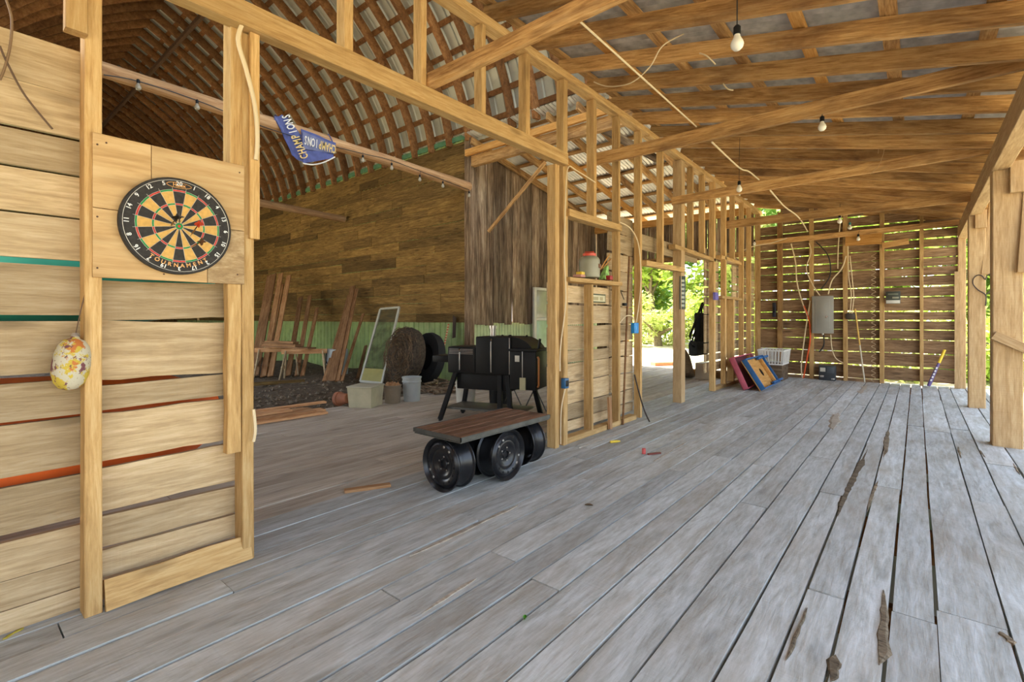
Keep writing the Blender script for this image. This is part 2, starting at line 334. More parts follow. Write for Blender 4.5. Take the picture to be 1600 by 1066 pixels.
stud(8.779, 8.864, 0.000, 3.660, depth=0.090, x=-2.7650, wob=0.05); stud(9.429, 9.503, 0.000, 3.650, depth=0.090, x=-2.7650, wob=0.05); stud(9.947, 10.011, 0.000, 1.660, depth=0.127, x=-2.7835, wob=0.05); stud(9.977, 10.033, 2.420, 3.650, depth=0.090, x=-2.7650, wob=0.05); stud(10.621, 10.678, 0.000, 3.650, depth=0.090, x=-2.7650, wob=0.05); stud(11.191, 11.253, 0.000, 3.650, depth=0.090, x=-2.7650, wob=0.05); stud(11.996, 12.084, 0.000, 3.620, depth=0.113, x=-2.7763, wob=0.05)
hbar('header_beam', -6.0, 2.845, 4.06, 2.855, 0.125, 0.09, x=-2.70)
hbar('top_plate', -6.0, 3.715, 6.1, 3.735, 0.075, 0.12); hbar('top_plate', 6.1, 3.725, 12.15, 3.66, 0.075, 0.12)
hbar('window_header', 4.13, 2.345, 5.26, 2.345, 0.075, 0.12, x=-2.745); hbar('shelf_sill', 4.13, 1.672, 5.26, 1.683, 0.045, 0.17, x=-2.765)
hbar('door_header', 5.88, 1.985, 7.2, 1.995, 0.07, 0.09, x=-2.70)
hbar('door_header', 7.0, 2.33, 8.87, 2.295, 0.065, 0.10)
hbar('window_header', 9.2, 2.39, 10.5, 2.38, 0.065, 0.10); hbar('window_sill', 9.2, 1.66, 10.5, 1.66, 0.05, 0.12)
hbar('sill_plate', 4.14, 0.03, 5.72, 0.03, 0.06, 0.10); hbar('sill_plate', 8.87, 0.03, 12.0, 0.03, 0.06, 0.10)
bar('sill_board', (-2.735, 0.495, 0.062), (-2.735, 1.10, 0.062), 0.125, 0.03, (1, 0, 0.35), W_STUD, WL, seg=3, wob=0.03)
# siding nailed on the far face
SDX = -2.862
def siding(y0, y1, zs, sx=None, gap=0.010, wob=0.03, dz1=0.0, mat=None, seg=5, gaps=None, skipname='siding_board'):
    for i in range(len(zs)-1):
        a, b = zs[i], zs[i+1]; g = gaps[i] if gaps else gap*RN.uniform(0.5, 1.5)
        h = b-a-g; zc = a+g/2+h/2; q = RN.uniform(-0.008, 0.008)
        bar(skipname, ((sx or SDX)+RN.uniform(-0.003, 0.003), y0, zc-q), (sx or SDX, y1, zc+q+dz1), h, 0.025, (1, 0, 0), mat or W_SIDE, WL, seg=seg, wob=wob)
siding(-6.0, 0.45, [0.0, 0.10, 0.226, 0.387, 0.628, 0.843, 1.031, 1.277, 1.519, 1.709, 1.894, 2.05, 2.251, 2.46], -2.834, gaps=[0.01, 0.008, 0.008, 0.05, 0.008, 0.035, 0.022, 0.028, 0.012, 0.01, 0.008, 0.016, 0.012], wob=0.02)
siding(0.45, 1.06, [0.0, 0.10, 0.234, 0.385, 0.627, 0.856, 0.988, 1.271, 1.459, 1.70], -2.834, gaps=[0.012, 0.012, 0.012, 0.045, 0.012, 0.022, 0.016, 0.01, 0.01], wob=0.02)
siding(4.0, 5.24, [0.071, 0.188, 0.361, 0.589, 0.796, 0.934, 1.204, 1.432, 1.64], gaps=[0.014, 0.01, 0.012, 0.016, 0.014, 0.02, 0.024, 0.014], wob=0.04)
siding(5.24, 5.88, [0.071, 0.195, 0.361, 0.575, 0.796, 0.99, 1.204, 1.42, 1.62, 1.86, 2.08, 2.33, 2.56], gaps=[0.014]*12, wob=0.04)
bar('wide_board', (SDX, 5.7, 2.305), (SDX, 8.3, 2.30), 0.205, 0.025, (1, 0, 0), W_SIDE, WL, seg=4, wob=0.03)
zz = [0.3]
while zz[-1] < 2.35: zz.append(zz[-1]+RN.uniform(0.14, 0.2))
for i in range(len(zz)-1):
    a, b = zz[i], zz[i+1]; g = RN.uniform(0.012, 0.03)
    for y0, y1 in (((8.7, 9.45), (10.35, 12.05)) if (a > 1.6 and b < 2.5) else ((8.7, 12.05),)):
        bar('siding_board', (SDX, y0, (a+b)/2), (SDX, y1, (a+b)/2), b-a-g, 0.025, (1, 0, 0), W_SIDE, WL, seg=4, wob=0.08)
# ties from the partition to the outer beam
def tie(y0, y1, z0, z1, h=0.15, x1=0.58): bar('tie_beam', (-2.76, y0, z0), (x1, y1, z1), h, 0.045, (0, 1, 0), W_RAFT, CE, seg=5, wob=0.04, cham=0.004)
# ================================================================== LEAN-TO ROOF (ceiling)
CE = struct('ceiling', 'lean-to roof of sawn rafters under corrugated sheets')
SL = -0.2275
def rz(x): return 3.78+(x+2.72)*SL         # underside of the rafters
y = 3.629-0.565*17; k = 0
while y < 12.2:
    h = RN.uniform(0.132, 0.150)
    bar('rafter', (-2.86, y, rz(-2.86)+h/2), (1.02, y+RN.uniform(-0.02, 0.02), rz(1.02)+h/2), h, 0.045, (0, 1, 0), W_RAFT, CE, seg=6, wob=0.035)
    y += 0.565
ny = Vector((-SL, 0, 1)).normalized()
for k in range(8):
    x = -2.80+k*0.53
    if x > 1.0: break
    bar('purlin', (x, -6.1, rz(x)+0.166), (x, 12.35, rz(x)+0.166), 0.085+RN.uniform(-0.01, 0.015), 0.038, (-SL, 0, 1), W_ORANGE if k % 3 == 1 else W_RAFT, CE, seg=10, wob=0.05)
def corr(wid, run, amp, waves, ny_=1):
    """a corrugated sheet: waves across Y, runs along X"""
    V = []; F = []; n = waves*4
    for i in range(n+1):
        yy = -wid/2+wid*i/n; zz_ = amp*math.sin(2*math.pi*i/4)
        for j in range(ny_+1): V.append((-run/2+run*j/ny_, yy, zz_))
    q = ny_+1
    for i in range(n):
        for j in range(ny_): F.append((i*q+j, i*q+j+1, (i+1)*q+j+1, (i+1)*q+j))
    return V, F
run = 4.15*math.sqrt(1+SL*SL)
V, F = corr(0.70, run, 0.008, 9); sheet_m = mesh('roof_sheet', V, F, M_ROOFG)
y = -5.8
while y < 12.3:
    xc = -0.83; M = Matrix.Translation((xc, y, rz(xc)+0.200+RN.uniform(0, 0.004))) @ Matrix.Rotation(math.atan(-SL), 4, 'Y')
    link('roof_sheet', sheet_m, CE, M); y += 0.665
tie(2.33, 2.30, 2.995, 2.985, 0.11, 0.58); tie(4.80, 4.93, 3.06, 3.09, 0.13); tie(6.98, 7.1, 2.99, 3.06, 0.125, 0.62); tie(9.50, 9.3, 3.01, 2.98, 0.14); tie(11.86, 11.86, 2.95, 3.0, 0.105)
tie(-0.2, -0.2, 3.0, 3.0, 0.12)
# ================================================================== OUTER POSTS (wall_right)
WR = struct('wall_right', 'open right side with hewn posts and an eave beam')
def post(x0, x1, y0, y1, z0=-0.4, z1=2.78, mat=W_POST, wob=0.03):
    bar('post', ((x0+x1)/2, (y0+y1)/2, z0), ((x0+x1)/2, (y0+y1)/2, z1), y1-y0, x1-x0, (1, 0, 0), mat, WR, seg=6, wob=wob, cham=0.008)
post(0.577, 0.795, 6.80, 7.02); post(0.565, 0.745, 9.53, 9.72); post(0.57, 0.68, 12.0, 12.14, wob=0.05); post(0.60, 0.80, 3.95, 4.15); post(0.60, 0.80, 1.1, 1.3); post(0.6, 0.8, -1.75, -1.55); post(0.6, 0.8, -5.9, -5.7)
bar('corner_board', (0.56, 11.93, 0.0), (0.56, 11.93, 2.12), 0.03, 0.075, (1, 0, 0), W_POST, WR, seg=8, wob=0.3)
bar('eave_beam', (0.635, -6.0, 2.885), (0.635, 12.2, 2.85), 0.24, 0.13, (1, 0, 0), W_POST, WR, seg=8, wob=0.02, cham=0.005)
bar('knee_brace', (0.83, 9.62, 2.96), (0.74, 9.57, 1.90), 0.09, 0.10, (0, 1, 0), W_POST, WR, seg=2, wob=0.02, cham=0.004)
bar('knee_brace', (0.86, 6.86, 2.96), (0.79, 6.80, 1.72), 0.09, 0.11, (0, 1, 0), W_POST, WR, seg=2, wob=0.02, cham=0.004)
bar('block', (0.69, 9.5, 2.80), (0.69, 9.5, 2.55), 0.12, 0.06, (0, 1, 0), W_POST, WR, cham=0.004)
bar('block', (0.76, 6.76, 2.80), (0.76, 6.76, 2.50), 0.13, 0.06, (0, 1, 0), W_POST, WR, cham=0.004)
bar('rail', (0.585, 6.775, 1.11), (1.30, 6.73, 0.70), 0.085, 0.03, (0, 1, 0), W_POST, WR, seg=2, wob=0.03, cham=0.003)
# ================================================================== GAPPED END WALL (wall_back)
WB = struct('wall_back', 'end wall of spaced boards with daylight in the gaps')
rows = [0.06, 0.33, 0.60, 0.865, 1.055, 1.235, 1.41, 1.69, 1.885, 2.075, 2.245, 2.415, 2.605, 2.775, 2.95, 3.13, 3.33, 3.52, 3.70]
for i in range(len(rows)-1):
    a, b = rows[i], rows[i+1]; zc = (a+b)/2; g = RN.uniform(0.012, 0.026)
    x1 = 0.60 if b < 2.80 else min(0.6, -2.72+(3.95-b)/0.2275)
    x0 = -2.80 if b < 3.4 else -2.32
    if i == 12: x0, x1 = -2.80, -0.55
    d = 0.012*(1.1-zc)
    segs = [(x0, x1)] if i % 3 else [(x0, -1.14), (-1.13, x1)]
    for sa, sb in segs:
        bar('gapped_board', (sa, 12.06, zc+RN.uniform(-0.008, 0.008)), (sb, 12.06, zc+RN.uniform(-0.008, 0.008)), b-a-g, 0.024, (0, 1, 0), W_SLAT, WB, seg=6, wob=0.045)
bar('gapped_board', (-0.52, 12.06, 2.69), (0.60, 12.06, 2.69), 0.145, 0.024, (0, 1, 0), W_SLAT, WB, seg=5, wob=0.05)
for xa, xb in ((-2.366, -2.27), (-1.755, -1.675), (-1.160, -1.085), (-0.565, -0.495), (0.035, 0.092)):
    xc = (xa+xb)/2; top = min(3.6, 3.78+(xc+2.72)*SL+0.05)
    bar('stud', (xc, 11.995, 0.0), (xc+RN.uniform(-0.01, 0.01), 11.995, top), xb-xa, 0.09, (0, 1, 0), W_STUD if xc > -2 else W_RAFT, WB, seg=5, wob=0.05, cham=0.004)
bar('sill_plate', (-2.7, 12.0, 0.03), (-0.55, 12.0, 0.03), 0.06, 0.05, (0, 1, 0), W_SLAT, WB)
WN0 = struct('wall_front', 'board wall closing the shed behind the viewer')
for k in range(12): bar('wall_board', (-2.80+k*0.285+0.14, -6.0, 0.0), (-2.80+k*0.285+0.14, -6.0, rz(-2.80+k*0.285)+0.1), 0.28, 0.025, (0, 1, 0), W_SLAT, WN0)
# ================================================================== OLD BARN: rear wall of mixed boards over green sheets
WX = struct('wall_barn_rear', 'old barn wall of short dark boards above green metal')
YF = 7.0; XC = -6.95
r4 = random.Random(21); z = 1.18
while z < 4.86:
    h = r4.choice((0.15, 0.19, 0.2, 0.22, 0.24)); h = min(h, 4.92-z)
    x = XC-r4.uniform(0, 0.5); first = True; xr = XC
    while xr > -24.9:
        L = r4.uniform(0.7, 3.0); xl = xr-L
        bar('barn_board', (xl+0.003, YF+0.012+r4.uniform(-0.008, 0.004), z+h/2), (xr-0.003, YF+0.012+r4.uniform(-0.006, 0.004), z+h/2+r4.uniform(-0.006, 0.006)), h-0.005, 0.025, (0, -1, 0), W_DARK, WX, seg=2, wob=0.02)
        xr = xl
    z += h
def ribbed(wid, hgt, amp, n=4):
    """flat sheet with narrow raised ribs: X across, Z up"""
    prof = []
    for k in range(n):
        a = wid*k/n
        prof += [(a, 0), (a+wid/n*0.62, 0), (a+wid/n*0.70, amp), (a+wid/n*0.88, amp), (a+wid/n*0.96, 0)]
    prof.append((wid, 0)); V = []; F = []
    for px_, d in prof: V += [(px_-wid/2, -d, 0), (px_-wid/2, -d, hgt)]
    for i in range(len(prof)-1): F.append((2*i, 2*i+2, 2*i+3, 2*i+1))
    return V, F
V, F = ribbed(0.9, 5.1, 0.022, 5); gm = mesh('metal_sheet', V, F, M_GREEN)
for k in range(21): link('metal_sheet', gm, WX, Matrix.Translation((XC-0.45-k*0.88, YF+0.03, -0.15)))
bar('corner_post', (XC+0.0, YF+0.0, -0.2), (XC, YF+0.0, 4.9), 0.16, 0.12, (0, 1, 0), W_VERT, WX, seg=6, wob=0.04)
# the barn's other two walls close the hay room towards the camera side and the far gable
WF = struct('wall_barn_front', 'old barn wall on the near side'); WG = struct('wall_barn_gable', 'far gable wall of the old barn')
for k in range(23): bar('wall_board', (-3.60-k*0.97-0.5, -0.06, 2.9 if 3 < k < 14 else -0.2), (-3.60-k*0.97-0.5, -0.06, 4.8), 0.968, 0.03, (0, 1, 0), W_DARK, WF)  # unseen near wall, its middle boards raised to let daylight into the barn
for k in range(9):
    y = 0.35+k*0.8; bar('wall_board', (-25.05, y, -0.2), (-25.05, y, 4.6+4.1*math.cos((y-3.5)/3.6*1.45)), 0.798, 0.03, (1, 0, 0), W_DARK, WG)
# wall of vertical weathered boards beyond the corner
WV = struct('wall_barn_end', 'wall of upright weathered boards with a sloping top')
def shz(y): return 4.856-0.18*(y-7.215)      # underside line of the rear bay's roof
y = YF+0.06
while y < 12.1:
    wd = RN.uniform(0.17, 0.26); yc = y+wd/2
    bar('upright_board', (XC-0.02+RN.choice((-0.014, 0.014)), yc, 1.15+RN.uniform(-0.03, 0.03)), (XC-0.02, yc+RN.uniform(-0.01, 0.01), shz(yc)-0.02), wd+0.006, 0.03, (1, 0, 0), W_VERT, WV, seg=4, wob=0.05)
    y += wd
V, F = ribbed(0.9, 1.35, 0.02, 9); gm2 = mesh('metal_sheet', V, F, plain('daylit_green_sheet', (0.44, 0.50, 0.26), 0.5, 0, 0.15, 4))  # green metal again, with the daylight on this stretch painted in as a paler colour
for k in range(6): link('metal_sheet', gm2, WV, Matrix.Translation((XC-0.05, YF+0.55+k*0.88, -0.15)) @ Matrix.Rotation(math.pi/2, 4, 'Z'))
# ================================================================== GOTHIC ROOF OF THE BARN (ceiling_barn)
CB = struct('ceiling_barn', 'arched old barn roof of curved ribs under pale sheets')
YR = 3.5
def arc(off=0.0, n=16):
    P0, P1, P2 = Vector((7.07, 4.86)), Vector((6.75, 7.0)), Vector((YR, 8.75)); out = []
    for i in range(n+1):
        t = i/n; p = P0*(1-t)**2+P1*2*t*(1-t)+P2*t*t; d = ((P1-P0)*2*(1-t)+(P2-P1)*2*t).normalized()
        nn = Vector((d.y, -d.x)); out.append((p+nn*off, d, nn))
    return out
def arch_strip(th, d0, d1):
    V = []; F = []
    for sgn in (1, -1):
        b = len(V); A = arc()
        for p, d, nn in A:
            for dd in (d0, d1):
                q = p+nn*dd; yy = YR+sgn*(q.x-YR)
                V += [(-th/2, yy-YR, q.y), (th/2, yy-YR, q.y)]
        n = len(A)
        for i in range(n-1):
            a = b+i*4; c = a+4
            F += [(a, a+1, c+1, c), (a+2, c+2, c+3, a+3), (a, c, c+2, a+2), (a+1, a+3, c+3, c+1)]
        F += [(b, b+2, b+3, b+1), (b+(n-1)*4, b+(n-1)*4+1, b+(n-1)*4+3, b+(n-1)*4+2)]
    return V, F
V, F = arch_strip(0.055, -0.19, 0.0); rib_m = mesh('curved_rib', V, F, W_RIB)
x = -3.0
while x > -25:
    link('curved_rib', rib_m, CB, Matrix.Translation((x, YR, 0))); x -= 0.56
A = arc(0.0, 60); acc = 0; last = A[0][0]; nxt = 0.22
for p, d, nn in A[1:]:
    acc += (p-last).length; last = p
    if acc >= nxt:
        nxt += 0.47
        for sgn in (1, -1):
            c = p+nn*0.018; n3 = Vector((0, sgn*nn.x, nn.y)); yy = YR+sgn*(c.x-YR)
            bar('purlin', (-2.8, yy, c.y), (-25, yy, c.y), 0.10, 0.036, n3, W_RIB, CB)
def arch_sheet(wid):
    prof = []
    for k in range(4):
        a = wid*k/4; prof += [(a, 0), (a+wid/4*0.70, 0), (a+wid/4*0.78, 0.025), (a+wid/4*0.90, 0.025), (a+wid/4*0.98, 0)]
    prof.append((wid, 0)); V = []; F = []
    A = arc(0.0, 14); n = len(A)
    for px_, d in prof:
        for p, dd, nn in A:
            q = p+nn*(0.045+d); V.append((px_-wid/2, q.x-YR, q.y))
    for i in range(len(prof)-1):
        for j in range(n-1): F.append((i*n+j, i*n+j+1, (i+1)*n+j+1, (i+1)*n+j))
    return V, F
V, F = arch_sheet(0.93); as_m = mesh('roof_sheet', V, F, M_ROOF)
for k in range(25):
    for sgn in (1, -1):
        link('roof_sheet', as_m, CB, Matrix.Translation((-3.25-k*0.9, YR, 0)) @ (Matrix.Identity(4) if sgn > 0 else Matrix.Rotation(math.pi, 4, 'Z')))
bar('ridge_cap', (-2.78, YR, 8.83), (-25.1, YR, 8.83), 0.5, 0.02, (0, 0, 1), M_ROOF, CB)
bar('eave_plate', (-25, YF+0.02, 4.98), (XC, YF+0.02, 4.98), 0.10, 0.05, (0, 1, 0), M_EAVE, CB)
bar('eave_plate', (XC, YF+0.02, 4.42), (-2.9, YF+0.02, 4.42), 0.20, 0.10, (0, 1, 0), W_RAFT, CB, seg=5, wob=0.04)
bar('eave_plate', (XC, YF-0.10, 4.58), (-2.9, YF-0.10, 4.58), 0.12, 0.06, (0, 1, 0), W_ORANGE, CB, seg=5, wob=0.04)
bar('eave_plate', (-25, 0.0, 4.6), (-2.9, 0.0, 4.6), 0.2, 0.10, (0, 1, 0), W_RAFT, CB)
bar('trolley_track', (-5, YR+0.25, 7.75), (-25, YR+0.25, 7.75), 0.07, 0.10, (0, 0, 1), plain('rusty_steel', (0.16, 0.09, 0.05), 0.7, 0.3, 0.3, 20), CB)
def log(name, p0, p1, r0, r1, parent, seed):
    r = random.Random(seed); pts = []; rs = []; n = 10
    for i in range(n+1):
        f = i/n; p = Vector(p0).lerp(Vector(p1), f); pts.append(p+Vector((r.uniform(-1, 1), 0, r.uniform(-1, 1)))*0.005); rs.append((r0+(r1-r0)*f)*r.uniform(0.93, 1.07))
    mb = MB().tube(pts, rs, 10); M = frame(p0, p1, (0, 0, 1)); mb.V = [M.inverted() @ v for v in mb.V]
    return mb.build(name, W_LOG, parent, M)
log('tie_pole', (-6.45, 0.0, 3.86), (-6.93, 6.96, 3.92), 0.085, 0.10, CB, 1)
log('tie_pole', (-10.9, 0.0, 3.86), (-11.4, 6.9, 3.84), 0.10, 0.085, CB, 2)
# ================================================================== REAR BAY ROOF (ceiling_shed) and its end
CS = struct('ceiling_shed', 'low shed roof behind the partition with bright sheets')
x = -6.85; k = 0
while x < -2.85:
    bar('rafter', (x, 6.95, shz(6.95)-0.07), (x, 12.5, shz(12.5)-0.07), 0.14, 0.045, (1, 0, 0), W_ORANGE if k in (2, 6) else W_RAFT, CS, seg=4, wob=0.04); x += 0.62; k += 1
for k in range(9):
    y = 7.2+k*0.62
    bar('purlin', (-7.0, y, shz(y)+0.02), (-2.86, y, shz(y)+0.02), 0.09, 0.036, (0, 0.18, 1), W_ORANGE if k % 2 else W_RAFT, CS, seg=4, wob=0.05)
run2 = 5.9
V, F = corr(0.70, run2, 0.010, 9); sh_m = mesh('roof_sheet', V, F, M_SHED)
x = -6.7
while x < -2.7:
    yc = 9.75; link('roof_sheet', sh_m, CS, Matrix.Translation((x, yc, shz(yc)+0.05)) @ Matrix.Rotation(math.pi/2, 4, 'Z') @ Matrix.Rotation(math.atan(0.18), 4, 'Y')); x += 0.665
bar('valley_beam', (-4.05, 6.95, 4.45), (-3.95, 9.2, 4.42), 0.14, 0.05, (1, 0, 0), W_VERT, CS, seg=3, wob=0.03)
bar('eave_beam', (-7.0, 12.0, 3.72), (-2.86, 12.0, 3.73), 0.17, 0.06, (0, 1, 0), W_ORANGE, CS, seg=4, wob=0.02)
bar('slanted_brace', (-5.35, 7.4, 4.2), (-6.75, 7.35, 3.05), 0.05, 0.05, (0, 1, 0), W_RAFT, CS)
WS = struct('wall_shed_back', 'short upright boards above the rear opening')
x = -6.92
while x < -2.95:
    wd = RN.uniform(0.16, 0.24); z0 = 0.0 if x < -6.0 else 2.74
    bar('upright_board', (x+wd/2, 12.05, z0), (x+wd/2, 12.05, 3.66), wd-0.012, 0.025, (0, -1, 0), W_VERT, WS, seg=2, wob=0.03); x += wd
bar('door_header', (-6.0, 12.0, 2.75), (-2.86, 12.0, 2.74), 0.12, 0.06, (0, 1, 0), W_RAFT, WS)
bar('post', (-6.0, 12.0, -0.3), (-6.0, 12.0, 3.64), 0.12, 0.12, (0, 1, 0), W_RAFT, WS, seg=3, wob=0.03)
bar('sill_log', (-3.9, 10.9, 0.07), (-2.86, 10.75, 0.09), 0.16, 0.15, (0, 0, 1), W_RAFT, WS, seg=3, wob=0.05, cham=0.03)
# ================================================================== THINGS
M_BLACK = plain('black_enamel', (0.008, 0.008, 0.008), 0.5, 0.0, 0.2, 8, spec=0.25)
M_RIM = plain('black_painted_rim', (0.014, 0.014, 0.016), 0.28, 0.2, 0.3, 12)
M_STEEL = plain('bare_steel', (0.50, 0.48, 0.45), 0.35, 0.8, 0.15, 10)
M_CHROME = plain('chrome', (0.7, 0.7, 0.7), 0.18, 1.0, 0.05, 10)
M_WHITE = plain('white_plastic', (0.74, 0.73, 0.69), 0.45, 0, 0.06, 6)
M_CABLE = plain('cream_cable', (0.72, 0.58, 0.36), 0.55, 0, 0.06, 6)
M_CABLEB = plain('black_cable', (0.02, 0.018, 0.016), 0.5, 0, 0.2, 6)
M_BULB = plain('frosted_bulb_glass', (0.80, 0.76, 0.64), 0.25, 0, 0.04, 3)
M_BLUE = plain('blue_plastic', (0.02, 0.24, 0.58), 0.4, 0, 0.1, 8)
M_GREY = plain('grey_enamel', (0.30, 0.29, 0.25), 0.45, 0.1, 0.06, 4)
M_RED = plain('red_plastic', (0.60, 0.06, 0.02), 0.4, 0, 0.15, 8)
M_YEL = plain('yellow_paint', (0.75, 0.52, 0.03), 0.45, 0, 0.12, 8)
M_DIRTYW = plain('dirty_white_paint', (0.55, 0.53, 0.45), 0.55, 0, 0.15, 6)
TXT = {}
def text(name, body, size, mat, parent, ML, ext=0.0004):
    key = (body, size, mat.name)
    if key not in TXT:
        c = bpy.data.curves.new(name, 'FONT'); c.body = body; c.size = size; c.extrude = ext; c.align_x = 'CENTER'; c.align_y = 'CENTER'; c.resolution_u = 2; c.offset = size*0.018
        o = bpy.data.objects.new('lettering', c); COL.objects.link(o); bpy.context.view_layer.update()
        TXT[key] = bpy.data.meshes.new_from_object(o.evaluated_get(bpy.context.evaluated_depsgraph_get()))
        bpy.data.objects.remove(o); TXT[key].materials.clear(); TXT[key].materials.append(mat)
    return link(name, TXT[key], parent, wm(parent) @ ML)
T3 = lambda x, y, z: Matrix.Translation((x, y, z))
RZ = lambda a: Matrix.Rotation(a, 4, 'Z')
RX = lambda a: Matrix.Rotation(a, 4, 'X')
RY = lambda a: Matrix.Rotation(a, 4, 'Y')
# ---- plank panel behind the dartboard
WALLF = Matrix(((0, 0, 1, 0), (1, 0, 0, 0), (0, 1, 0, 0), (0, 0, 0, 1)))     # local x = +Y, y = up, z = +X (towards the shed)
W_PLY = wood('smooth_panel_wood', (0.42, 0.25, 0.10), (0.56, 0.36, 0.165), (0.64, 0.45, 0.23), grain=(0.8, 9, 9), stain=0.2, knots=0.3, rnd=0.08, bump=0.15)
W_OSB = wood('worn_panel_wood', (0.30, 0.19, 0.09), (0.42, 0.28, 0.14), (0.56, 0.41, 0.23), grain=(9, 22, 22), stain=0.3, knots=0, rnd=0.05)
pn = empty('backing_panel', M=T3(-2.72, 0.755, 1.455) @ WALLF, label='wooden panel of nailed boards behind the dartboard', cat='panel')
for (x0, x1, y0, y1, mt) in ((-0.305, -0.10, 0.30, 0.62, W_PLY), (-0.097, 0.303, 0.28, 0.62, W_PLY), (-0.305, 0.13, 0.0, 0.297, W_PLY), (0.133, 0.303, 0.0, 0.277, W_OSB)):
    L = x1-x0; V, F = bar_mesh(L, y1-y0, 0.016, 1, 0, 0.002)
    link('panel_board', mesh('panel_board', V, F, mt), pn, wm(pn) @ T3((x0+x1)/2, (y0+y1)/2, 0.0085))
M_NAIL = plain('rusty_nail', (0.10, 0.05, 0.03), 0.6, 0.5, 0.2, 30)
for (x, y) in ((-0.29, 0.04), (-0.29, 0.26), (-0.29, 0.57), (-0.26, 0.585), (0.27, 0.05), (0.28, 0.58), (-0.05, 0.03)):
    MB().lathe([(0.0, 0.018), (0.004, 0.0175), (0.004, 0.016)], 8, T3(x, y, 0.001)).build('nail', M_NAIL, pn)
# ---- dartboard
DB = empty('dartboard', M=T3(-2.702, 0.757, 1.712) @ WALLF, label='round tournament dartboard hung on the plank panel', cat='dartboard')
M_DBK = plain('sisal_black', (0.030, 0.026, 0.022), 0.85, 0, 0.35, 60, 0.2); M_DCR = plain('sisal_cream', (0.62, 0.36, 0.095), 0.85, 0, 0.12, 60, 0.2)
M_DRD = plain('sisal_red', (0.55, 0.045, 0.03), 0.85, 0, 0.15, 60, 0.2); M_DGR = plain('sisal_green', (0.02, 0.25, 0.06), 0.85, 0, 0.15, 60, 0.2)
M_WIRE = plain('pale_wire', (0.70, 0.67, 0.60), 0.4, 0.4, 0.05, 30); M_PRINT = plain('orange_print', (0.75, 0.38, 0.12), 0.6, 0, 0.08, 30)
TH = 0.032
MB().lathe([(0.0, 0.0), (0.222, 0.0), (0.2265, 0.004), (0.2265, TH-0.004), (0.223, TH), (0.1700, TH), (0, TH)], 64).build('board_body', M_DBK, DB)
def ringseg(r0, r1, a0, a1, n=4, z=TH, t=0.0008):
    V = []; F = []
    for i in range(n+1):
        a = a0+(a1-a0)*i/n; V += [(r0*math.sin(a), r0*math.cos(a), z+t), (r1*math.sin(a), r1*math.cos(a), z+t)]
    for i in range(n): F.append((2*i, 2*i+1, 2*i+3, 2*i+2))
    return V, F
for k in range(20):
    a0, a1 = math.radians(-9+18*k), math.radians(9+18*k); ev = k % 2 == 0
    m = MB(); m.add(*ringseg(0.0159, 0.099, a0, a1)); m.add(*ringseg(0.107, 0.162, a0, a1)); m.build('sector', M_DBK if ev else M_DCR, DB)
    MB().add(*ringseg(0.099, 0.107, a0, a1)).build('triple_segment', M_DRD if ev else M_DGR, DB)
    MB().add(*ringseg(0.162, 0.170, a0, a1)).build('double_segment', M_DRD if ev else M_DGR, DB)
MB().add(*ringseg(0.0064, 0.0159, 0, 2*math.pi, 24)).build('outer_bull', M_DGR, DB); MB().add(*ringseg(0.0001, 0.0064, 0, 2*math.pi, 16, TH, 0.0014)).build('bullseye', M_DRD, DB)
sp = MB()
for r in (0.0159, 0.099, 0.107, 0.162, 0.170): sp.tube([(r*math.sin(t*math.pi/24), r*math.cos(t*math.pi/24), TH+0.0018) for t in range(48)], 0.0007, 4, True)
for k in range(20):
    a = math.radians(9+18*k); sp.tube([(0.0159*math.sin(a), 0.0159*math.cos(a), TH+0.0018), (0.180*math.sin(a), 0.180*math.cos(a), TH+0.0018)], 0.0007, 4)
sp.build('wire_spider', M_WIRE, DB)
MB().tube([(0.2135*math.sin(t*math.pi/32), 0.2135*math.cos(t*math.pi/32), TH+0.002) for t in range(64)], 0.0012, 5, True).build('number_ring', M_WIRE, DB)
for k, n in enumerate((20, 1, 18, 4, 13, 6, 10, 15, 2, 17, 3, 19, 7, 16, 8, 11, 14, 9, 12, 5)):
    a = math.radians(18*k); r = 0.199
    o = text('numeral', str(n), 0.026, M_WIRE, DB, T3(r*math.sin(a), r*math.cos(a), TH+0.0025) @ RZ(-a))
for i, ch in enumerate('TOURNAMENT'):
    a = math.radians(180+36-8*i); r = 0.1855
    text('letter', ch, 0.026, M_PRINT, DB, T3(r*math.sin(a), r*math.cos(a), TH+0.0012) @ RZ(math.pi-a))
MB().tube([(0.050*math.cos(t*math.pi/16), 0.192+0.0125*math.sin(t*math.pi/16), TH+0.001) for t in range(32)], 0.0012, 4, True).build('logo_outline', M_PRINT, DB)
text('logo_text', 'Halex', 0.022, M_PRINT, DB, T3(0, 0.192, TH+0.0012))
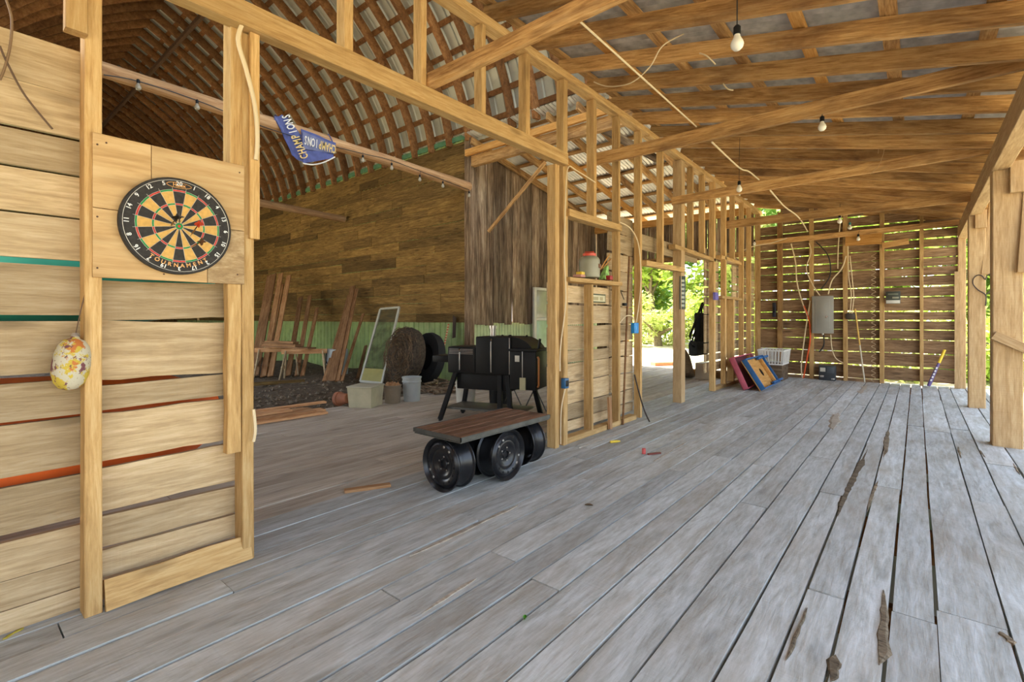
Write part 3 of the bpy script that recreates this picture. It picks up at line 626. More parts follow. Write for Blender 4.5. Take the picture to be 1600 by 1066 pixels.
# ---- darts
def dart(px_, py_, dirv, fl, label):
    d = Vector(dirv).normalized(); q = Vector((0, 0, 1)).rotation_difference(d).to_matrix().to_4x4()
    t = empty('dart', M=wm(DB) @ T3(px_, py_, TH+0.001) @ q, label=label, cat='dart', group='darts stuck in the dartboard')
    MB().lathe([(0.0003, 0), (0.0010, 0.010), (0.0012, 0.028)], 8).build('point', M_STEEL, t)
    MB().lathe([(0.0015, 0.028), (0.0034, 0.034), (0.0034, 0.070), (0.0022, 0.076)], 10).build('barrel', plain('brass_barrel', (0.35, 0.2, 0.08), 0.35, 0.8), t)
    MB().lathe([(0.0022, 0.076), (0.0018, 0.118)], 8).build('shaft', M_BLACK, t)
    f = MB()
    for k in range(4):
        R = RZ(k*math.pi/2); f.add([R @ Vector(v) for v in ((0.001, 0.0005, 0.104), (0.017, 0.0005, 0.116), (0.017, 0.0005, 0.132), (0.001, 0.0005, 0.146), (0.001, -0.0005, 0.104), (0.017, -0.0005, 0.116), (0.017, -0.0005, 0.132), (0.001, -0.0005, 0.146))], [(0, 1, 2, 3), (7, 6, 5, 4), (0, 4, 5, 1), (1, 5, 6, 2), (2, 6, 7, 3), (3, 7, 4, 0)])
    f.build('flight', fl, t)
dart(-0.038, -0.012, (-0.05, 0.25, 1), M_BLACK, 'dark flighted dart left of the bullseye'); dart(0.043, -0.045, (0.02, 0.42, 1), M_RED, 'red flighted dart right of the bullseye')
dart(0.040, -0.098, (0.12, 0.16, 1), plain('brown_flight', (0.12, 0.05, 0.02), 0.5), 'brown flighted dart lowest on the dartboard'); dart(0.002, 0.012, (-0.30, 0.10, 1), plain('grey_flight', (0.15, 0.13, 0.12), 0.5), 'grey flighted dart just above the bullseye')
# ---- float buoy on a cord
def paint_mat():
    m, ns, ln, b = new_mat('flaking_buoy_paint'); tc = N(ns, 'ShaderNodeTexCoord')
    def nz(s, off, d=5):
        mp = N(ns, 'ShaderNodeMapping'); mp.inputs['Location'].default_value = (off, off*1.7, off*0.3); ln.new(tc.outputs['Object'], mp.inputs[0])
        z = N(ns, 'ShaderNodeTexNoise'); z.inputs['Scale'].default_value = s; z.inputs['Detail'].default_value = d; z.inputs['Roughness'].default_value = 0.65; ln.new(mp.outputs[0], z.inputs['Vector']); return z
    col = (0.52, 0.47, 0.34); last = None
    for s, off, th, c in ((11, 0.0, 0.50, (0.52, 0.38, 0.04)), (10, 3.3, 0.60, (0.48, 0.15, 0.03)), (12, 7.7, 0.54, (0.16, 0.05, 0.06)), (60, 2.1, 0.62, (0.14, 0.07, 0.06))):
        z = nz(s, off); r = ramp(ns, [(th, (0, 0, 0)), (th+0.02, (1, 1, 1))]); ln.new(z.outputs['Fac'], r.inputs[0])
        mx = N(ns, 'ShaderNodeMixRGB'); ln.new(r.outputs[0], mx.inputs[0])
        if last is None: mx.inputs[1].default_value = (*col, 1)
        else: ln.new(last, mx.inputs[1])
        mx.inputs[2].default_value = (*c, 1); last = mx.outputs[0]
    ln.new(last, b.inputs['Base Color']); b.inputs['Roughness'].default_value = 0.75; return m
by = empty('float_buoy', (-2.735, 0.372, 0.978), label='paint-flaked fishing float hanging by a cord on the siding', cat='buoy', M=T3(-2.735, 0.375, 0.978) @ RX(math.radians(-6)))
MB().lathe([(0.0, 0.0), (0.014, 0.001), (0.032, 0.008), (0.050, 0.030), (0.061, 0.065), (0.063, 0.105), (0.060, 0.150), (0.052, 0.185), (0.036, 0.208), (0.018, 0.216), (0.012, 0.226), (0.0, 0.227)], 28).build('float_body', paint_mat(), by)
MB().lathe([(0.012, 0.222), (0.016, 0.230), (0.010, 0.240)], 10).build('collar', M_STEEL, by)
MB().tube([(0.0, 0.0, 0.235), (0.003, 0.005, 0.33), (0.004, 0.012, 0.42), (0.0, 0.03, 0.50)], 0.0022, 6).build('cord', plain('brown_cord', (0.12, 0.07, 0.04), 0.9), by)
# ---- kayaks kept behind the near siding
def kayak(name, x, z, y0, y1, hw, hh, mat, label, blunt=0.22):
    n = 14; V = []; F = []; m = 12
    for i in range(n+1):
        f = i/n; s = math.sin(math.pi*min(0.995, max(0.005, f)))**blunt; y = y0+(y1-y0)*f
        for k in range(m):
            a = 2*math.pi*k/m; V.append((x+hw*s*math.cos(a), y, z+hh*s*math.sin(a)*(1 if math.sin(a) < 0 else 0.75)+0.06*(2*f-1)**2))
    for i in range(n):
        F += [(i*m+k, i*m+(k+1) % m, (i+1)*m+(k+1) % m, (i+1)*m+k) for k in range(m)]
    F += [tuple(range(m-1, -1, -1)), tuple(range(n*m, (n+1)*m))]
    mb = MB(); mb.add(V, F, None, True); mb.thing(name, mat, label, 'kayak')
kayak('kayak', -3.16, 1.40, -2.2, 1.04, 0.28, 0.24, plain('teal_hull', (0.02, 0.30, 0.24), 0.45), 'teal hull glimpsed through gaps in the near siding')
kayak('kayak', -3.16, 0.70, -2.0, 1.06, 0.29, 0.42, plain('orange_hull', (0.75, 0.13, 0.02), 0.45), 'orange hull glimpsed through lower gaps in the near siding')
# ---- low table on four steel wheel rims
TB = empty('wheel_table', (-2.69, 2.90, 0), 0.0, 'low plank table standing on four black steel wheel rims', 'table')
W_TOP = wood('dark_table_plank', (0.09, 0.045, 0.027), (0.19, 0.098, 0.058), (0.34, 0.20, 0.13), stain=0.35, knots=0.3, rnd=0.2, rough=0.5, bump=0.25)
M_ANG = plain('angle_iron', (0.10, 0.10, 0.09), 0.5, 0.6, 0.3, 12)
for k in range(5):
    xc = -0.20+k*0.10; V, F = bar_mesh(1.05, 0.095, 0.034, 4, 0.006, 0.005); link('table_plank', mesh('table_plank', V, F, W_TOP), TB, wm(TB) @ T3(xc, 0, 0.430) @ RZ(math.pi/2))
fr = MB()
for sx in (-1, 1): fr.box(sx*0.256-0.003, sx*0.256+0.003, -0.535, 0.535, 0.416, 0.4465)
for sy in (-1, 1): fr.box(-0.259, 0.259, sy*0.532-0.003, sy*0.532+0.003, 0.416, 0.4465)
fr.box(-0.25, 0.25, -0.53, 0.53, 0.404, 0.411)
fr.build('steel_frame', M_ANG, TB)
def make_rim(M, par):
    w = link('wheel_rim', None, par, M); w.empty_display_size = 0.05
    prof = [(0.196, 0.085), (0.200, 0.082), (0.200, 0.076), (0.186, 0.070), (0.180, 0.050), (0.162, 0.030), (0.160, -0.020), (0.178, -0.045), (0.184, -0.068), (0.200, -0.076), (0.200, -0.083), (0.196, -0.085), (0.180, -0.072), (0.172, -0.045), (0.154, -0.018), (0.154, 0.030), (0.172, 0.052), (0.182, 0.072), (0.196, 0.085)]
    MB().lathe(prof, 36, None, False).build('barrel', M_RIM, w)
    d = MB(); d.lathe([(0.156, 0.020), (0.148, 0.034), (0.132, 0.046), (0.112, 0.044), (0.098, 0.032), (0.086, 0.036), (0.072, 0.030), (0.056, 0.018), (0.034, 0.018), (0.030, 0.026), (0.026, 0.026), (0.026, 0.012), (0.060, 0.010), (0.090, 0.024), (0.12, 0.034), (0.15, 0.016)], 36, T3(0, 0, 0.030) @ Matrix.Diagonal((1.13, 1.13, 1, 1)), False)
    d.build('disc', M_RIM, w)
    for k in range(14):
        a = 2*math.pi*k/14; MB().lathe([(0.0, 0.0468), (0.0085, 0.0466), (0.0100, 0.0448)], 10, T3(0.137*math.cos(a), 0.137*math.sin(a), 0.0305)).build('vent_hole', M_STEEL if k in (2, 3, 8, 9) else M_BLACK, w)
    for k in range(5):
        a = 2*math.pi*k/5+0.3; MB().lathe([(0.0065, 0.017), (0.0065, 0.020), (0.0, 0.0202)], 8, T3(0.052*math.cos(a), 0.052*math.sin(a), 0.030)).build('lug_hole', M_STEEL, w)
    MB().lathe([(0.030, 0.0435), (0.001, 0.0436)], 14).build('hub_bore', M_RIM, w)
    return w
for (x, y, ax) in ((0.0, -0.41, (0, -1, 0)), (0.135, 0.03, (1, 0, 0)), (-0.135, 0.0, (-1, 0, 0)), (0.02, 0.44, (0, 1, 0))):
    q = Vector((0, 0, 1)).rotation_difference(Vector(ax)).to_matrix().to_4x4()
    make_rim(wm(TB) @ T3(x, y, 0.2005) @ q, TB)
# ---- black smoker grill
SM = empty('smoker_grill', M=T3(-4.50, 4.15, 0) @ RZ(math.atan2(0.292, 0.956)), label='black pellet smoker grill on splayed legs behind the wheel table', cat='grill')
MB().rbox(0.0, 0.40, 0.0, 0.42, 0.60, 0.925, 0.012).build('firebox_body', M_BLACK, SM)
MB().rbox(0.395, 0.86, -0.01, 0.46, 0.60, 1.055, 0.012).build('cooking_chamber', M_BLACK, SM)
dr = MB().rbox(0.012, 0.385, -0.016, 0.0, 0.625, 0.915, 0.005).build('door', M_BLACK, SM)
MB().rbox(0.175, 0.187, -0.030, -0.016, 0.64, 0.86, 0.003).build('door_bar', M_STEEL, dr)
MB().lathe([(0.0, 0.0), (0.012, 0.001), (0.012, 0.012), (0, 0.013)], 12, T3(0.18, -0.016, 0.89) @ RX(math.pi/2)).build('knob', M_CHROME, dr)
for k in range(4): MB().box(0.03, 0.36, -0.0185, -0.016, 0.838+k*0.018, 0.844+k*0.018).build('vent_slot', M_STEEL, dr)
d2 = MB().rbox(0.405, 0.850, -0.026, -0.010, 0.615, 1.045, 0.005).build('door', M_BLACK, SM)
MB().rbox(0.605, 0.617, -0.040, -0.026, 0.63, 1.0, 0.003).build('door_bar', M_STEEL, d2); MB().lathe([(0.0, 0.0), (0.013, 0.001), (0.013, 0.012), (0, 0.013)], 12, T3(0.612, -0.027, 1.02) @ RX(math.pi/2)).build('knob', M_CHROME, d2)
MB().rbox(0.845, 0.853, -0.034, -0.026, 0.615, 1.045, 0.002).build('edge_trim', M_STEEL, d2)
hood = MB(); n = 10; pr = [(0.30*math.cos(math.pi*0.5*i/n), 0.28*math.sin(math.pi*0.5*i/n)) for i in range(n+1)]
V = [(0.86+a, yy, 0.775+b) for yy in (0.02, 0.46) for a, b in pr+[(0.0, 0.0)]]; q = n+2
hood.add(V, [tuple(range(q-1, -1, -1)), tuple(range(q, 2*q))]+[(i, (i+1) % q, q+(i+1) % q, q+i) for i in range(q)], None)
hood.build('hood', M_BLACK, SM)
hp = MB().rbox(0.90, 1.22, -0.14, 0.30, 0.46, 0.90, 0.012).build('pellet_hopper', M_BLACK, SM)
MB().rbox(0.88, 1.24, -0.16, 0.32, 0.90, 0.925, 0.006).build('hopper_lid', M_BLACK, hp)
MB().box(0.965, 1.02, -0.1415, -0.14, 0.78, 0.85).build('sticker', M_DIRTYW, hp); MB().box(1.03, 1.10, -0.16, -0.1405, 0.46, 0.60).build('control_tag', plain('tan_tag', (0.42, 0.38, 0.22), 0.6), hp)
MB().rbox(1.055, 1.063, -0.150, -0.14, 0.56, 0.90, 0.002).build('edge_trim', M_STEEL, hp)
MB().tube([(1.235, -0.12, 0.50), (1.25, -0.13, 0.52), (1.25, -0.13, 0.82), (1.235, -0.12, 0.84)], 0.012, 8).build('copper_handle', plain('copper_rod', (0.55, 0.24, 0.10), 0.35, 0.7), hp)
MB().tube([(1.20, 0.0, 0.92), (1.22, 0.0, 1.04)], 0.016, 8).build('handle', M_BLACK, SM)
MB().rbox(-0.26, 0.0, 0.06, 0.36, 0.72, 0.80, 0.008).build('side_shelf', M_BLACK, SM)
MB().lathe([(0.036, 0.0), (0.036, 0.095), (0.048, 0.096), (0.048, 0.135), (0.0, 0.137)], 18, T3(0.52, 0.22, 1.05)).build('chimney', M_STEEL, SM)
for x, s in ((0.66, 0.018), (0.76, 0.025), (0.98, 0.016)): MB().lathe([(s, 0), (s*0.7, 0.02), (0, 0.022)], 10, T3(x, 0.2, 1.053)).build('knob', M_BLACK, SM)
MB().rbox(0.10, 0.84, 0.05, 0.42, 0.40, 0.60, 0.01).build('drip_tray', M_BLACK, SM)
for (xa, ya, xb, yb) in ((0.09, 0.04, -0.08, -0.05), (0.80, 0.04, 0.88, -0.05), (0.09, 0.40, -0.06, 0.50), (0.98, 0.34, 1.08, 0.46), (0.70, 0.04, 0.72, -0.02)):
    l = MB().beam((xa, ya, 0.60), (xb, yb, 0.02), 0.055, 0.045, (0, 1, 0), 0.004).build('leg', M_BLACK, SM)
    MB().lathe([(0.020, 0.0), (0.020, 0.02), (0, 0.021)], 10, T3(xb, yb, 0.0)).build('caster', M_BLACK, l)
MB().rbox(-0.03, 0.98, -0.01, 0.44, 0.15, 0.175, 0.006).build('bottom_shelf', plain('grey_shelf', (0.10, 0.10, 0.085), 0.4, 0.2), SM)
# ================================================================== INSIDE THE BARN
def pail(loc, r, h, mat, label, name='bucket', bail=True, fill=None, cat='bucket'):
    t = empty(name, loc, RN.uniform(0, 6), label, cat)
    MB().lathe([(0.0, 0.004), (r*0.86, 0.0), (r*0.90, h*0.3), (r*0.96, h*0.78), (r*1.03, h*0.79), (r*1.03, h*0.83), (r*0.97, h*0.84), (r, h*0.95), (r*1.05, h*0.96), (r*1.05, h), (r*0.98, h), (r*0.95, h*0.9), (r*0.84, 0.02), (0, 0.02)], 28, None, False).build('bucket_body', mat, t)
    if bail: MB().tube([(r*1.03*math.cos(a), r*1.03*math.sin(a)*0.15-r*0.9*0, h*0.86-r*0.9*math.sin(a)*0.9) for a in [math.pi*i/12 for i in range(13)]], 0.004, 6).build('bail_handle', M_STEEL, t)
    if fill:
        m = MB(); r_ = random.Random(3)
        for k in range(26):
            a = r_.uniform(0, 6.28); q = r*0.75*math.sqrt(r_.random()); p = Vector((q*math.cos(a), q*math.sin(a), h*0.85)); s = r_.uniform(0.02, 0.05)
            m.add([p+Vector((s, 0, 0)), p+Vector((0, s, 0.02)), p+Vector((-s, 0, 0.05*r_.random()+0.03)), p+Vector((0, -s, 0.0)), p+Vector((0, 0, 0.08))], [(0, 1, 4), (1, 2, 4), (2, 3, 4), (3, 0, 4), (3, 2, 1, 0)])
        m.build('scrap_fill', fill, t)
    return t
pail((-6.02, 4.80, 0), 0.145, 0.37, plain('grey_plastic', (0.36, 0.38, 0.36), 0.5), 'grey plastic bucket standing on the barn floor edge')
pail((-6.10, 4.50, 0), 0.13, 0.27, plain('brown_plastic', (0.22, 0.17, 0.11), 0.6), 'brown bucket filled with scraps next to the beige bin', fill=W_LUMBER, bail=False)
pail((-5.02, 4.98, 0), 0.15, 0.37, M_DIRTYW, 'white plastic bucket behind the legs of the smoker')
bn = empty('storage_bin', M=T3(-6.17, 4.08, 0) @ RZ(math.radians(28)), label='beige square plastic bin on the barn floor edge', cat='bin')
m = MB(); w0, w1, h = 0.17, 0.19, 0.30; V = []
for (hw, z) in ((w0, 0.0), (w1, h), (w1-0.012, h), (w0-0.012, 0.02)): V += [(-hw, -hw, z), (hw, -hw, z), (hw, hw, z), (-hw, hw, z)]
F = [(3, 2, 1, 0), (12, 13, 14, 15)]
for k in range(3): F += [(k*4+i, k*4+(i+1) % 4, (k+1)*4+(i+1) % 4, (k+1)*4+i) for i in range(4)]
m.add(V, F).build('bin_body', plain('beige_plastic', (0.46, 0.42, 0.27), 0.6, 0, 0.12), bn); MB().rbox(-0.20, 0.20, -0.20, 0.20, 0.285, 0.305, 0.006).build('rim', plain('beige_rim', (0.40, 0.37, 0.26), 0.6), bn)
# clay pot on its side
cp = empty('clay_pot', M=T3(-6.42, 3.86, 0.105) @ RZ(math.radians(-75)) @ RX(math.radians(96)), label='rusty clay pot lying on its side by the lumber', cat='pot')
MB().lathe([(0.0, -0.10), (0.068, -0.10), (0.092, 0.05), (0.104, 0.05), (0.106, 0.10), (0.094, 0.10), (0.086, 0.05), (0.062, -0.085), (0, -0.085)], 24, None, False).build('pot_body', plain('terracotta', (0.30, 0.11, 0.05), 0.8, 0, 0.25), cp)
MB().lathe([(0.0, 0.02), (0.080, 0.021)], 18).build('soil', DM, cp)
# boards lying in a loose stack on the floor edge
LB = 'loose boards lying at the floor edge'
stk = [((-6.18, 1.75, 0.014), (-6.12, 3.42, 0.014), 0.16, 'bottom right board of the loose stack on the floor edge'), ((-6.38, 1.70, 0.014), (-6.32, 3.50, 0.014), 0.17, 'middle bottom board of the loose stack on the floor edge'), ((-6.60, 1.75, 0.016), (-6.50, 3.40, 0.016), 0.17, 'bottom left board of the loose stack by the dirt'),
       ((-6.25, 1.60, 0.043), (-6.20, 3.30, 0.043), 0.15, 'second layer right board of the loose stack'), ((-6.45, 1.65, 0.045), (-6.38, 3.28, 0.045), 0.16, 'second layer left board of the loose stack'), ((-6.34, 1.60, 0.073), (-6.34, 3.05, 0.073), 0.14, 'narrow board lying on top of the loose stack'), ((-6.82, 2.3, 0.03), (-6.62, 3.7, 0.06), 0.10, 'short board lying between the loose stack and the clay pot')]
for a, b, w_, lb in stk: tag(bar('loose_board', a, b, w_, 0.026, (0, 0, 1), W_LUMBER, None, seg=3, wob=0.02), lb, 'board', LB)
tag(bar('long_beam', (-9.6, 2.2, 0.10), (-9.0, 4.6, 0.08), 0.10, 0.06, (0, 0, 1), W_DARK, None, seg=3, wob=0.05), 'long dark beam lying across the dirt heap', 'board')
# boards leaning on the rear wall
W_DIML = wood('dim_old_lumber_wood', (0.14, 0.06, 0.022), (0.27, 0.135, 0.055), (0.40, 0.23, 0.11), stain=0.4, knots=0.3, rnd=0.4)  # lumber colours darkened, the dimness of the barn interior put into the wood
LN = 'boards leaning on the old barn wall'
lean = [((-8.95, 5.15, 0.02), (-10.84, 6.80, 2.07), 0.13, 'longest leaning board beside the sawhorses'), ((-8.88, 5.22, 0.02), (-10.72, 6.82, 2.00), 0.10, 'second longest leaning board beside the sawhorses'), ((-9.05, 5.12, 0.02), (-10.95, 6.78, 1.85), 0.12, 'dark leaning board at the back of the bundle'), ((-8.80, 5.27, 0.02), (-10.45, 6.84, 1.38), 0.06, 'thin leaning batten crossing the bundle'), ((-9.12, 5.10, 0.02), (-11.1, 6.76, 1.45), 0.12, 'short dark leaning board left of the bundle'), ((-8.98, 5.75, 0.02), (-10.35, 6.85, 0.60), 0.07, 'short stick leaning between bundle and screen door'),
        ((-11.15, 4.55, 0.0), (-13.4, 5.95, 2.45), 0.24, 'wide pale board leaning at the far left of the barn'), ((-11.0, 4.70, 0.0), (-13.2, 6.10, 2.48), 0.13, 'second leaning board at the far left of the barn'), ((-10.9, 4.80, 0.0), (-12.95, 6.20, 2.42), 0.12, 'third leaning board at the far left of the barn'), ((-11.3, 4.85, 0.0), (-13.6, 6.3, 2.2), 0.14, 'shadowed leaning board behind the far left bundle'), ((-10.8, 5.15, 0.0), (-12.9, 6.5, 1.85), 0.12, 'grey board leaning right of the far left bundle'), ((-10.6, 5.25, 0.0), (-12.5, 6.55, 1.88), 0.10, 'shorter board leaning behind the stacked sawhorse'), ((-10.45, 5.3, 0.0), (-12.2, 6.6, 1.55), 0.09, 'shortest board leaning behind the stacked sawhorse')]
for a, b, w_, lb in lean: tag(bar('leaning_board', a, b, w_, 0.03, (0.6, -0.8, 0.3), W_DIML, None, seg=3, wob=0.02), lb, 'board', LN)
# sawhorses
def sawhorse(loc, rz_, label):
    t = empty('sawhorse', loc, rz_, label, 'sawhorse', 'sawhorses in the old barn')
    M2 = W_VERT; MB().beam((-0.45, 0, 0.57), (0.45, 0, 0.57), 0.10, 0.05, (0, 1, 0), 0.004).build('top_beam', W_LUMBER, t)
    for sx in (-1, 1):
        for sy in (-1, 1): MB().beam((sx*0.36, sy*0.03, 0.58), (sx*0.44, sy*0.26, 0.0), 0.085, 0.028, (1, 0, 0), 0.003).build('leg', W_SIDE, t)
        MB().beam((sx*0.415, -0.20, 0.24), (sx*0.415, 0.20, 0.24), 0.07, 0.022, (1, 0, 0)).build('cross_brace', W_SIDE, t)
    return t
sawhorse((-10.0, 5.12, 0.0), math.radians(55), 'wooden sawhorse in front of the white drum'); sawhorse((-11.0, 5.0, 0.0), math.radians(62), 'wooden sawhorse left of the white drum holding boards')
HB = 'boards laid across the sawhorses'
for k, (dx, dz_, L, lb) in enumerate(((0.0, 0.0, 1.5, 'lowest board across both sawhorses'), (0.16, 0.0, 1.4, 'front lowest board across both sawhorses'), (0.02, 0.028, 1.1, 'second board in the pile on the left sawhorse'), (0.05, 0.056, 1.05, 'third board in the pile on the left sawhorse'), (0.0, 0.084, 1.0, 'fourth board in the pile on the left sawhorse'), (0.04, 0.112, 0.95, 'top board in the pile on the left sawhorse'))):
    c = Vector((-10.55 if k < 2 else -10.85, 5.0+dx*0.6, 0.640+dz_)); d = Vector((0.97, 0.22, 0))*L/2
    tag(bar('lumber_board', c-d, c+d, 0.15, 0.026, (0, 0, 1), W_DIML, None, seg=2, wob=0.02), lb, 'board', HB)
dm = empty('drum', (-9.80, 5.75, 0.0), 0, 'white plastic drum standing behind the sawhorses', 'drum')
MB().lathe([(0.0, 0.0), (0.22, 0.0), (0.235, 0.03), (0.245, 0.25), (0.25, 0.28), (0.245, 0.31), (0.235, 0.56), (0.22, 0.60), (0.0, 0.605)], 28, None, False).build('drum_body', plain('milky_plastic', (0.42, 0.46, 0.44), 0.5, 0, 0.08), dm)
MB().tube([(0.20, -0.22, 0.0), (0.02, -0.26, 0.35), (0.02, -0.26, 0.58)], 0.012, 6).tube([(-0.16, -0.24, 0.0), (0.02, -0.26, 0.35)], 0.012, 6).build('stand', M_BLACK, dm)
# round bundle of brush / netting
RB = empty('brush_roll', M=T3(-7.52, 5.85, 0.56) @ RZ(math.radians(-8)) @ RX(math.radians(80)), label='large round dark roll of twiggy netting against the wall', cat='roll')
r5 = random.Random(9); mb = MB(); mb.lathe([(0.0, -0.15), (0.46, -0.15), (0.53, -0.10), (0.55, 0.0), (0.53, 0.10), (0.46, 0.15), (0.0, 0.15)], 30)
mb.build('roll_core', plain('dark_brush', (0.06, 0.042, 0.025), 0.95, 0, 0.5, 25, 1.0), RB)
mb = MB()
for k in range(420):
    a = r5.uniform(0, 6.28); q = 0.53*math.sqrt(r5.random()); z = 0.15 if r5.random() < 0.75 else r5.uniform(-0.12, 0.12)
    if z < 0.149: q = r5.uniform(0.50, 0.55)
    p = Vector((q*math.cos(a), q*math.sin(a), z+r5.uniform(0, 0.02))); d = Vector((-math.sin(a), math.cos(a), r5.uniform(-0.3, 0.4)))*r5.uniform(0.04, 0.12)
    mb.tube([p-d, p+Vector((r5.uniform(-0.02, 0.02), r5.uniform(-0.02, 0.02), 0.02)), p+d], 0.006, 3, cap=False)
o = mb.build('twigs', wood('twig_bark', (0.05, 0.03, 0.018), (0.12, 0.075, 0.04), (0.22, 0.15, 0.08), grain=(7, 7, 7), knots=0), RB); o['kind'] = 'stuff'
tyr = empty('tire', M=T3(-7.40, 6.30, 0.50) @ RZ(math.radians(-8)) @ RX(math.radians(80)), label='black tire leaning behind the brush roll', cat='tire')
MB().lathe([(0.26, -0.07), (0.40, -0.10), (0.48, -0.08), (0.50, 0.0), (0.48, 0.08), (0.40, 0.10), (0.26, 0.07), (0.25, 0.0), (0.26, -0.07)], 36, None, False).build('tread', plain('rubber', (0.015, 0.015, 0.014), 0.85), tyr)
MB().lathe([(0.255, -0.02), (0.20, 0.02), (0.0, 0.02)], 24, None, False).build('wheel_disc', M_BLACK, tyr)
# screen door leaning
def quad_frame(name, bl, br, tl, tr, wd, th, mat, parent):
    bl, br, tl, tr = map(Vector, (bl, br, tl, tr)); n = (br-bl).cross(tl-bl).normalized()
    for nm, a, b in (('stile', bl, tl), ('stile', br, tr), ('rail', bl, br), ('rail', tl, tr)):
        bar(nm, a, b, wd, th, n, mat, parent)
    return n
SD = empty('screen_door', (-8.2, 5.6, 0.0), 0, 'white framed screen panel leaning against the brush roll', 'screen')
bl, br, tl, tr = (-8.50, 5.50, 0.02), (-7.93, 5.60, 0.02), (-8.90, 6.25, 1.47), (-8.34, 6.32, 1.50)
n_ = quad_frame('f', bl, br, tl, tr, 0.045, 0.03, plain('grey_white_paint', (0.40, 0.38, 0.30), 0.6), SD)
def pane_mat(name, col, alpha):
    m, ns, ln, b = new_mat(name); z = N(ns, 'ShaderNodeTexNoise'); z.inputs['Scale'].default_value = 7; tc = N(ns, 'ShaderNodeTexCoord'); ln.new(tc.outputs['Object'], z.inputs['Vector'])
    r = ramp(ns, [(0.4, (alpha*0.7,)*3), (0.65, (min(1, alpha*1.3),)*3)]); ln.new(z.outputs['Fac'], r.inputs[0]); ln.new(r.outputs[0], b.inputs['Alpha'])
    b.inputs['Base Color'].default_value = (*col, 1); b.inputs['Roughness'].default_value = 0.25; return m
mb = MB(); mb.add([bl, br, tr, tl], [(0, 1, 2, 3)]); o = mb.build('screen_sheet', pane_mat('torn_plastic_sheet', (0.07, 0.075, 0.045), 0.5), SD, Matrix.Identity(4))
def lerp3(a, b, t): return tuple(a[i]+(b[i]-a[i])*t for i in range(3))
mb = MB(); e0, e1 = lerp3(bl, tl, 0.17), lerp3(br, tr, 0.17); nn = n_*0.012
mb.add([Vector(q)+s*nn for s in (-1, 1) for q in (bl, br, e1, e0)], [(3, 2, 1, 0), (4, 5, 6, 7), (0, 1, 5, 4), (1, 2, 6, 5), (2, 3, 7, 6), (3, 0, 4, 7)]); mb.build('kick_panel', plain('olive_panel', (0.28, 0.24, 0.06), 0.6), SD, Matrix.Identity(4))
# twisted pole and dark saw on the green sheet, scrap heap
def stripe_mat():
    m, ns, ln, b = new_mat('striped_tape'); tc = N(ns, 'ShaderNodeTexCoord'); wv = N(ns, 'ShaderNodeTexWave'); wv.inputs['Scale'].default_value = 6; wv.bands_direction = 'Z'; ln.new(tc.outputs['Object'], wv.inputs['Vector'])
    r = ramp(ns, [(0.45, (0.5, 0.10, 0.04)), (0.55, (0.55, 0.45, 0.2))]); ln.new(wv.outputs['Color'], r.inputs[0]); ln.new(r.outputs[0], b.inputs['Base Color']); return m
MB().tube([(-7.15, 6.30, 0.0), (-7.35, 6.80, 1.15)], 0.018, 8).thing('striped_pole', stripe_mat(), 'red and cream striped pole leaning by the green metal', 'pole')
SWt = MB(); SWt.add([(0, 0, 0.0), (0.09, 0, 0.02), (0.11, 0, 0.42), (0.02, 0, 0.48), (0, 0.012, 0.0), (0.09, 0.012, 0.02), (0.11, 0.012, 0.42), (0.02, 0.012, 0.48)], [(0, 1, 2, 3), (7, 6, 5, 4), (0, 4, 5, 1), (1, 5, 6, 2), (2, 6, 7, 3), (3, 7, 4, 0)], T3(-7.38, 6.93, 0.86)).thing('hand_saw', plain('rusted_blade', (0.05, 0.03, 0.02), 0.7, 0.4), 'dark rusty saw hanging on the green metal near the corner', 'saw')
mb = MB(); r6 = random.Random(4)
for k in range(40):
    p = Vector((r6.uniform(-7.0, -6.0), r6.uniform(5.3, 6.5), r6.uniform(0.0, 0.12))); d = Vector((r6.uniform(-1, 1), r6.uniform(-1, 1), r6.uniform(-0.1, 0.2)))*0.18; mb.beam(p-d, p+d, 0.05, 0.025)
tag(mb.build('scrap_heap', W_VERT), 'low heap of grey scrap wood beside the brush roll', 'scrap', kind='stuff')
# white framed window standing against the upright boards
WN = empty('window_sash', (-6.86, 9.40, 0.0), 0, 'white framed window unit against the weathered upright boards', 'window')
def wbar(nm, y0, y1, z0, z1, x0, x1, mt): MB().rbox(x0+6.86, x1+6.86, y0-9.40, y1-9.40, z0, z1, 0.006).build(nm, mt, WN)
M_WP = plain('white_window_paint', (0.62, 0.58, 0.46), 0.5)
for (y0, y1, z0, z1) in ((9.03, 9.12, 0.0, 2.0), (9.68, 9.77, 0.0, 2.0), (9.12, 9.68, 1.93, 2.0), (9.12, 9.68, 0.25, 0.33), (9.12, 9.68, 1.22, 1.29)): wbar('frame', y0, y1, z0, z1, -6.90, -6.84, M_WP)
wbar('pane', 9.12, 9.68, 1.29, 1.93, -6.885, -6.875, plain('dusty_glass', (0.34, 0.32, 0.24), 0.2)); wbar('pane', 9.12, 9.68, 0.33, 1.22, -6.885, -6.875, plain('green_dusty_glass', (0.36, 0.46, 0.30), 0.25))
# wire folding stand behind the smoker
FS = empty('folding_stand', (-4.05, 5.35, 0), 0.25, 'folding stand with crossed thin legs behind the smoker', 'stand')
for x in (-0.35, 0.0, 0.35):
    MB().tube([(x-0.16, 0, 0.0), (x+0.16, 0, 0.62)], 0.009, 6).build('leg', M_ANG, FS); MB().tube([(x+0.16, 0.03, 0.0), (x-0.16, 0.03, 0.62)], 0.009, 6).build('leg', M_ANG, FS)
MB().rbox(-0.55, 0.55, -0.15, 0.18, 0.61, 0.63, 0.005).build('top', M_DIRTYW, FS)
pail((-4.62, 5.25, 0), 0.15, 0.40, M_BLACK, 'black pail half hidden behind the smoker', bail=False)
